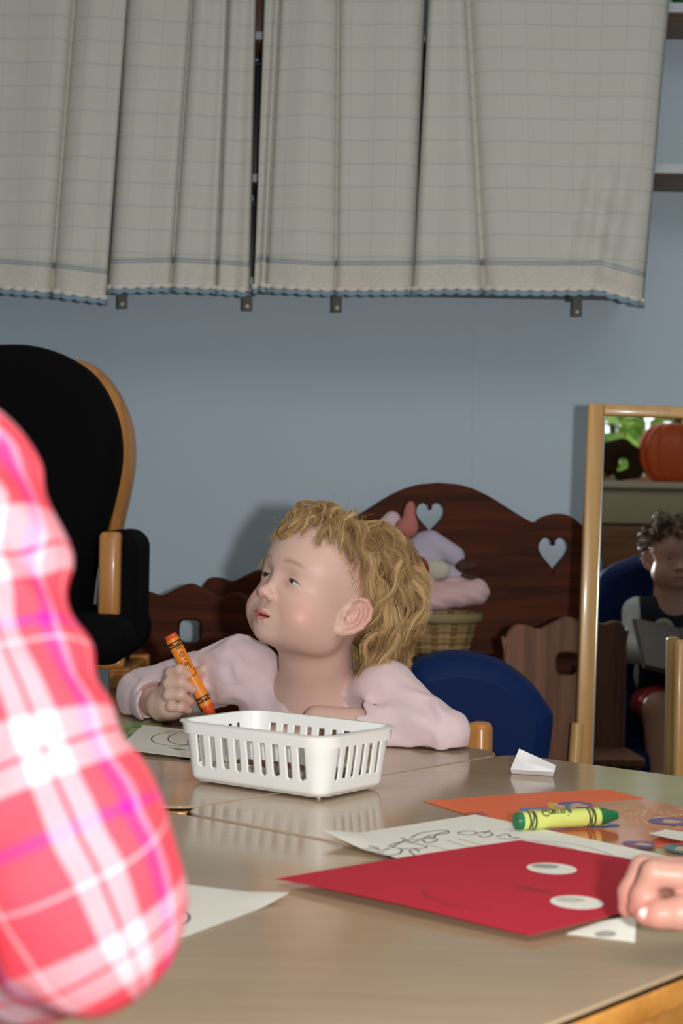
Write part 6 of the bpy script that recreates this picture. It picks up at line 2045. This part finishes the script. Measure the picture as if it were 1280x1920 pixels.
# fingers: middle, index (pointing down and left), thumb below
S.chain(W0, [q_(1262, 1632, 0.020), q_(1205, 1628, 0.022), q_(1180, 1672, 0.016), q_(1175, 1704, 0.012)], [0.0092, 0.0086, 0.0078, 0.0062], 0.003)
S.chain(W0, [q_(1275, 1642, -0.004), q_(1226, 1637, -0.002), q_(1204, 1678, 0.0), q_(1193, 1703, 0.002)], [0.0095, 0.0088, 0.0078, 0.0062], 0.003)
S.chain(W0, [q_(1290, 1650, 0.03), q_(1250, 1652, 0.03), q_(1236, 1680, 0.026), q_(1230, 1698, 0.022)], [0.0088, 0.0082, 0.0074, 0.006], 0.003)
S.chain(W0, [q_(1300, 1662, 0.042), q_(1272, 1668, 0.042), q_(1262, 1688, 0.038), q_(1258, 1700, 0.034)], [0.0080, 0.0074, 0.0066, 0.0055], 0.003)
S.chain(W0, [q_(1330, 1708, 0.0), q_(1275, 1712, -0.012), q_(1235, 1714, -0.010), q_(1208, 1716, -0.006)], [0.0125, 0.0108, 0.0092, 0.0070], 0.004)
S.add(ell(W0, q_(1320, 1668, 0.015), (0.028, 0.026, 0.019)), 0.008)
WRr = q_(1380, 1675, 0.03); ELr = q_(1650, 1690, -0.02); SHr = np.array((0.62, RD - 0.17, 0.67))
S.chain(W0, [q_(1320, 1670, 0.015), WRr, ELr, SHr], [0.022, 0.0205, 0.026, 0.032], 0.01)
OF = Frame((0.70, RD - 0.24, 0.685), [[-0.55, -0.83, 0], [-0.83, 0.55, 0], [0, 0, 1]], 0.01)
OH = Frame(OF.w((0, 3.5, 10.0)), [[-0.55, -0.83, 0], [-0.80, 0.53, -0.28], [-0.23, 0.15, 0.96]], 0.0100)
S.add(ell(OF, (0, 0, -5.5), (7.5, 5.2, 6)), 0.02)
S.add(cap(W0, OH.w((0, -0.5, -2)), OF.w((0, 0, -3)), 0.044, 0.048), 0.018)
S.chain(W0, [SHr, OF.w((4, 0, -4.5))], [0.032, 0.03], 0.02)
face_ops(S, OH)
nails = plain('finger_nail', (236, 190, 186), 0.3, 0.03, spec=0.6)
oth = empty('person', (OF.o[0], OF.o[1], 0)); tag(oth, 'child reaching in from the right edge, hand on the red paper', 'person')
def oth_col(V):
    c = np.tile(np.array(lin((188, 138, 122))), (len(V), 1))
    for f_ in ((1175, 1704, 0.012), (1193, 1703, 0.002), (1208, 1716, -0.006)):
        d = np.sqrt(((V - q_(*f_)) ** 2).sum(1)); w = (0.5 * np.exp(-(d / 0.014) ** 2))[:, None]
        c = c * (1 - w) + np.array(lin((196, 122, 112))) * w
    return c
lo = np.array((0.17, RD - 0.42, 0.49)); hi = np.array((0.86, RD + 0.10, OH.o[2] + 0.14))
ob_ = sculpt_obj('body', S, 0.0026, lo, hi, skin, oth, colors=oth_col)
for x in (-1, 1): eyeball(OH.w((x * 2.5, 5.9, 1.6)), normv(np.array([0, 1, -0.3]) @ OH.A), 1.16 * OH.s, ob_)
tn = q_(1210, 1713, -0.0125)
N_ = Sculpt(); N_.add(ell(W0, tn, (0.0052, 0.0022, 0.0040), rot_axes(0, 10, 0)), 0.002)
sculpt_obj('thumb_nail', N_, 0.0006, tn - 0.008, tn + 0.008, nails, ob_)
S = Sculpt(); S.add(ell(OF, (0, 0.2, -9), (9.2, 6.7, 10.4)), 0.03); S.add(cap(OF, (-6.8, 0, -3.8), (6.8, 0, -3.8), 3.6, 3.6), 0.03); S.add(ell(OF, (0, 0.6, -20), (9.3, 7.6, 9)), 0.03)
S.chain(W0, [OF.w((5, 0, -4.5)), SHr, SHr * 0.25 + ELr * 0.75], [0.042, 0.040, 0.037], 0.014)
S.cut(ell(OF, (0, 4.0, 0.8), (4.6, 6.0, 5.0), rot_axes(-20, 0, 0)), 0.003)
sculpt_obj('shirt', S, 0.004, lo - np.array((0, 0, 0.30)), hi, plain('tee_blue', (96, 128, 168), 0.85, 0.05, 60, 0.2, 900), oth)
hair_head(OH, lambda r: r[1] < 0.9 * r[2] - 2.2 and r[2] > -1.5, 110, 10, lambda r: 5.0, lambda r: 0.9, lambda r: 0.2, oth, (84, 56, 34), (140, 100, 62), hair_mat, np.random.default_rng(41), rad=0.0011, core=0.0, NP=12, wave=6)
S = Sculpt(); S.add(ell(OH, (0, -1.3, 4.2), (7.2, 9.0, 7.6)), 0.01)
def ou(p, d):
    q = OH.l(p); return np.maximum(d, (q[:, 1] - (0.9 * q[:, 2] - 3.0)) * 0.7 * OH.s)
S.post = ou
sculpt_obj('hair_under_layer', S, 0.004, OH.o - 0.13, OH.o + 0.13, plain('other_hair_under', (88, 60, 38), 0.7, 0.2, 120), oth)
S = Sculpt(); S.add(ell(OF, (0, -0.5, -30), (9.4, 8.2, 6.5)), 0.02)
for x in (-1, 1): S.chain(OF, [(x * 4.8, 0, -31), (x * 5.0, 13, -31), (x * 5, 14, -56)], [5.4, 4.6, 3.6], 0.02)
sculpt_obj('trousers', S, 0.005, np.array((0.40, RD - 0.46, 0.08)), np.array((0.90, RD + 0.10, 0.50)), plain('trousers_grey', (96, 98, 104), 0.9, 0.1), oth)
for x in (-1, 1):
    S = Sculpt(); c_ = OF.w((x * 5, 17, 0)); S.add(ell(Frame((c_[0], c_[1], 0.035), OF.A, 1), (0, 0, 0), (0.034, 0.065, 0.033)), 0.01)
    c2 = OF.w((x * 5, 14, 0)); S.add(cap(W0, (c2[0], c2[1], 0.11), (c2[0], c2[1], 0.04), 0.034, 0.034), 0.02)
    S.cut(rbox(W0, (c_[0], c_[1], -0.05), (0.2, 0.2, 0.05), 0.004), 0.003)
    sculpt_obj('shoe', S, 0.005, np.array((c_[0] - 0.12, c_[1] - 0.12, -0.02)), np.array((c_[0] + 0.12, c_[1] + 0.12, 0.16)), shoe_mat, oth)
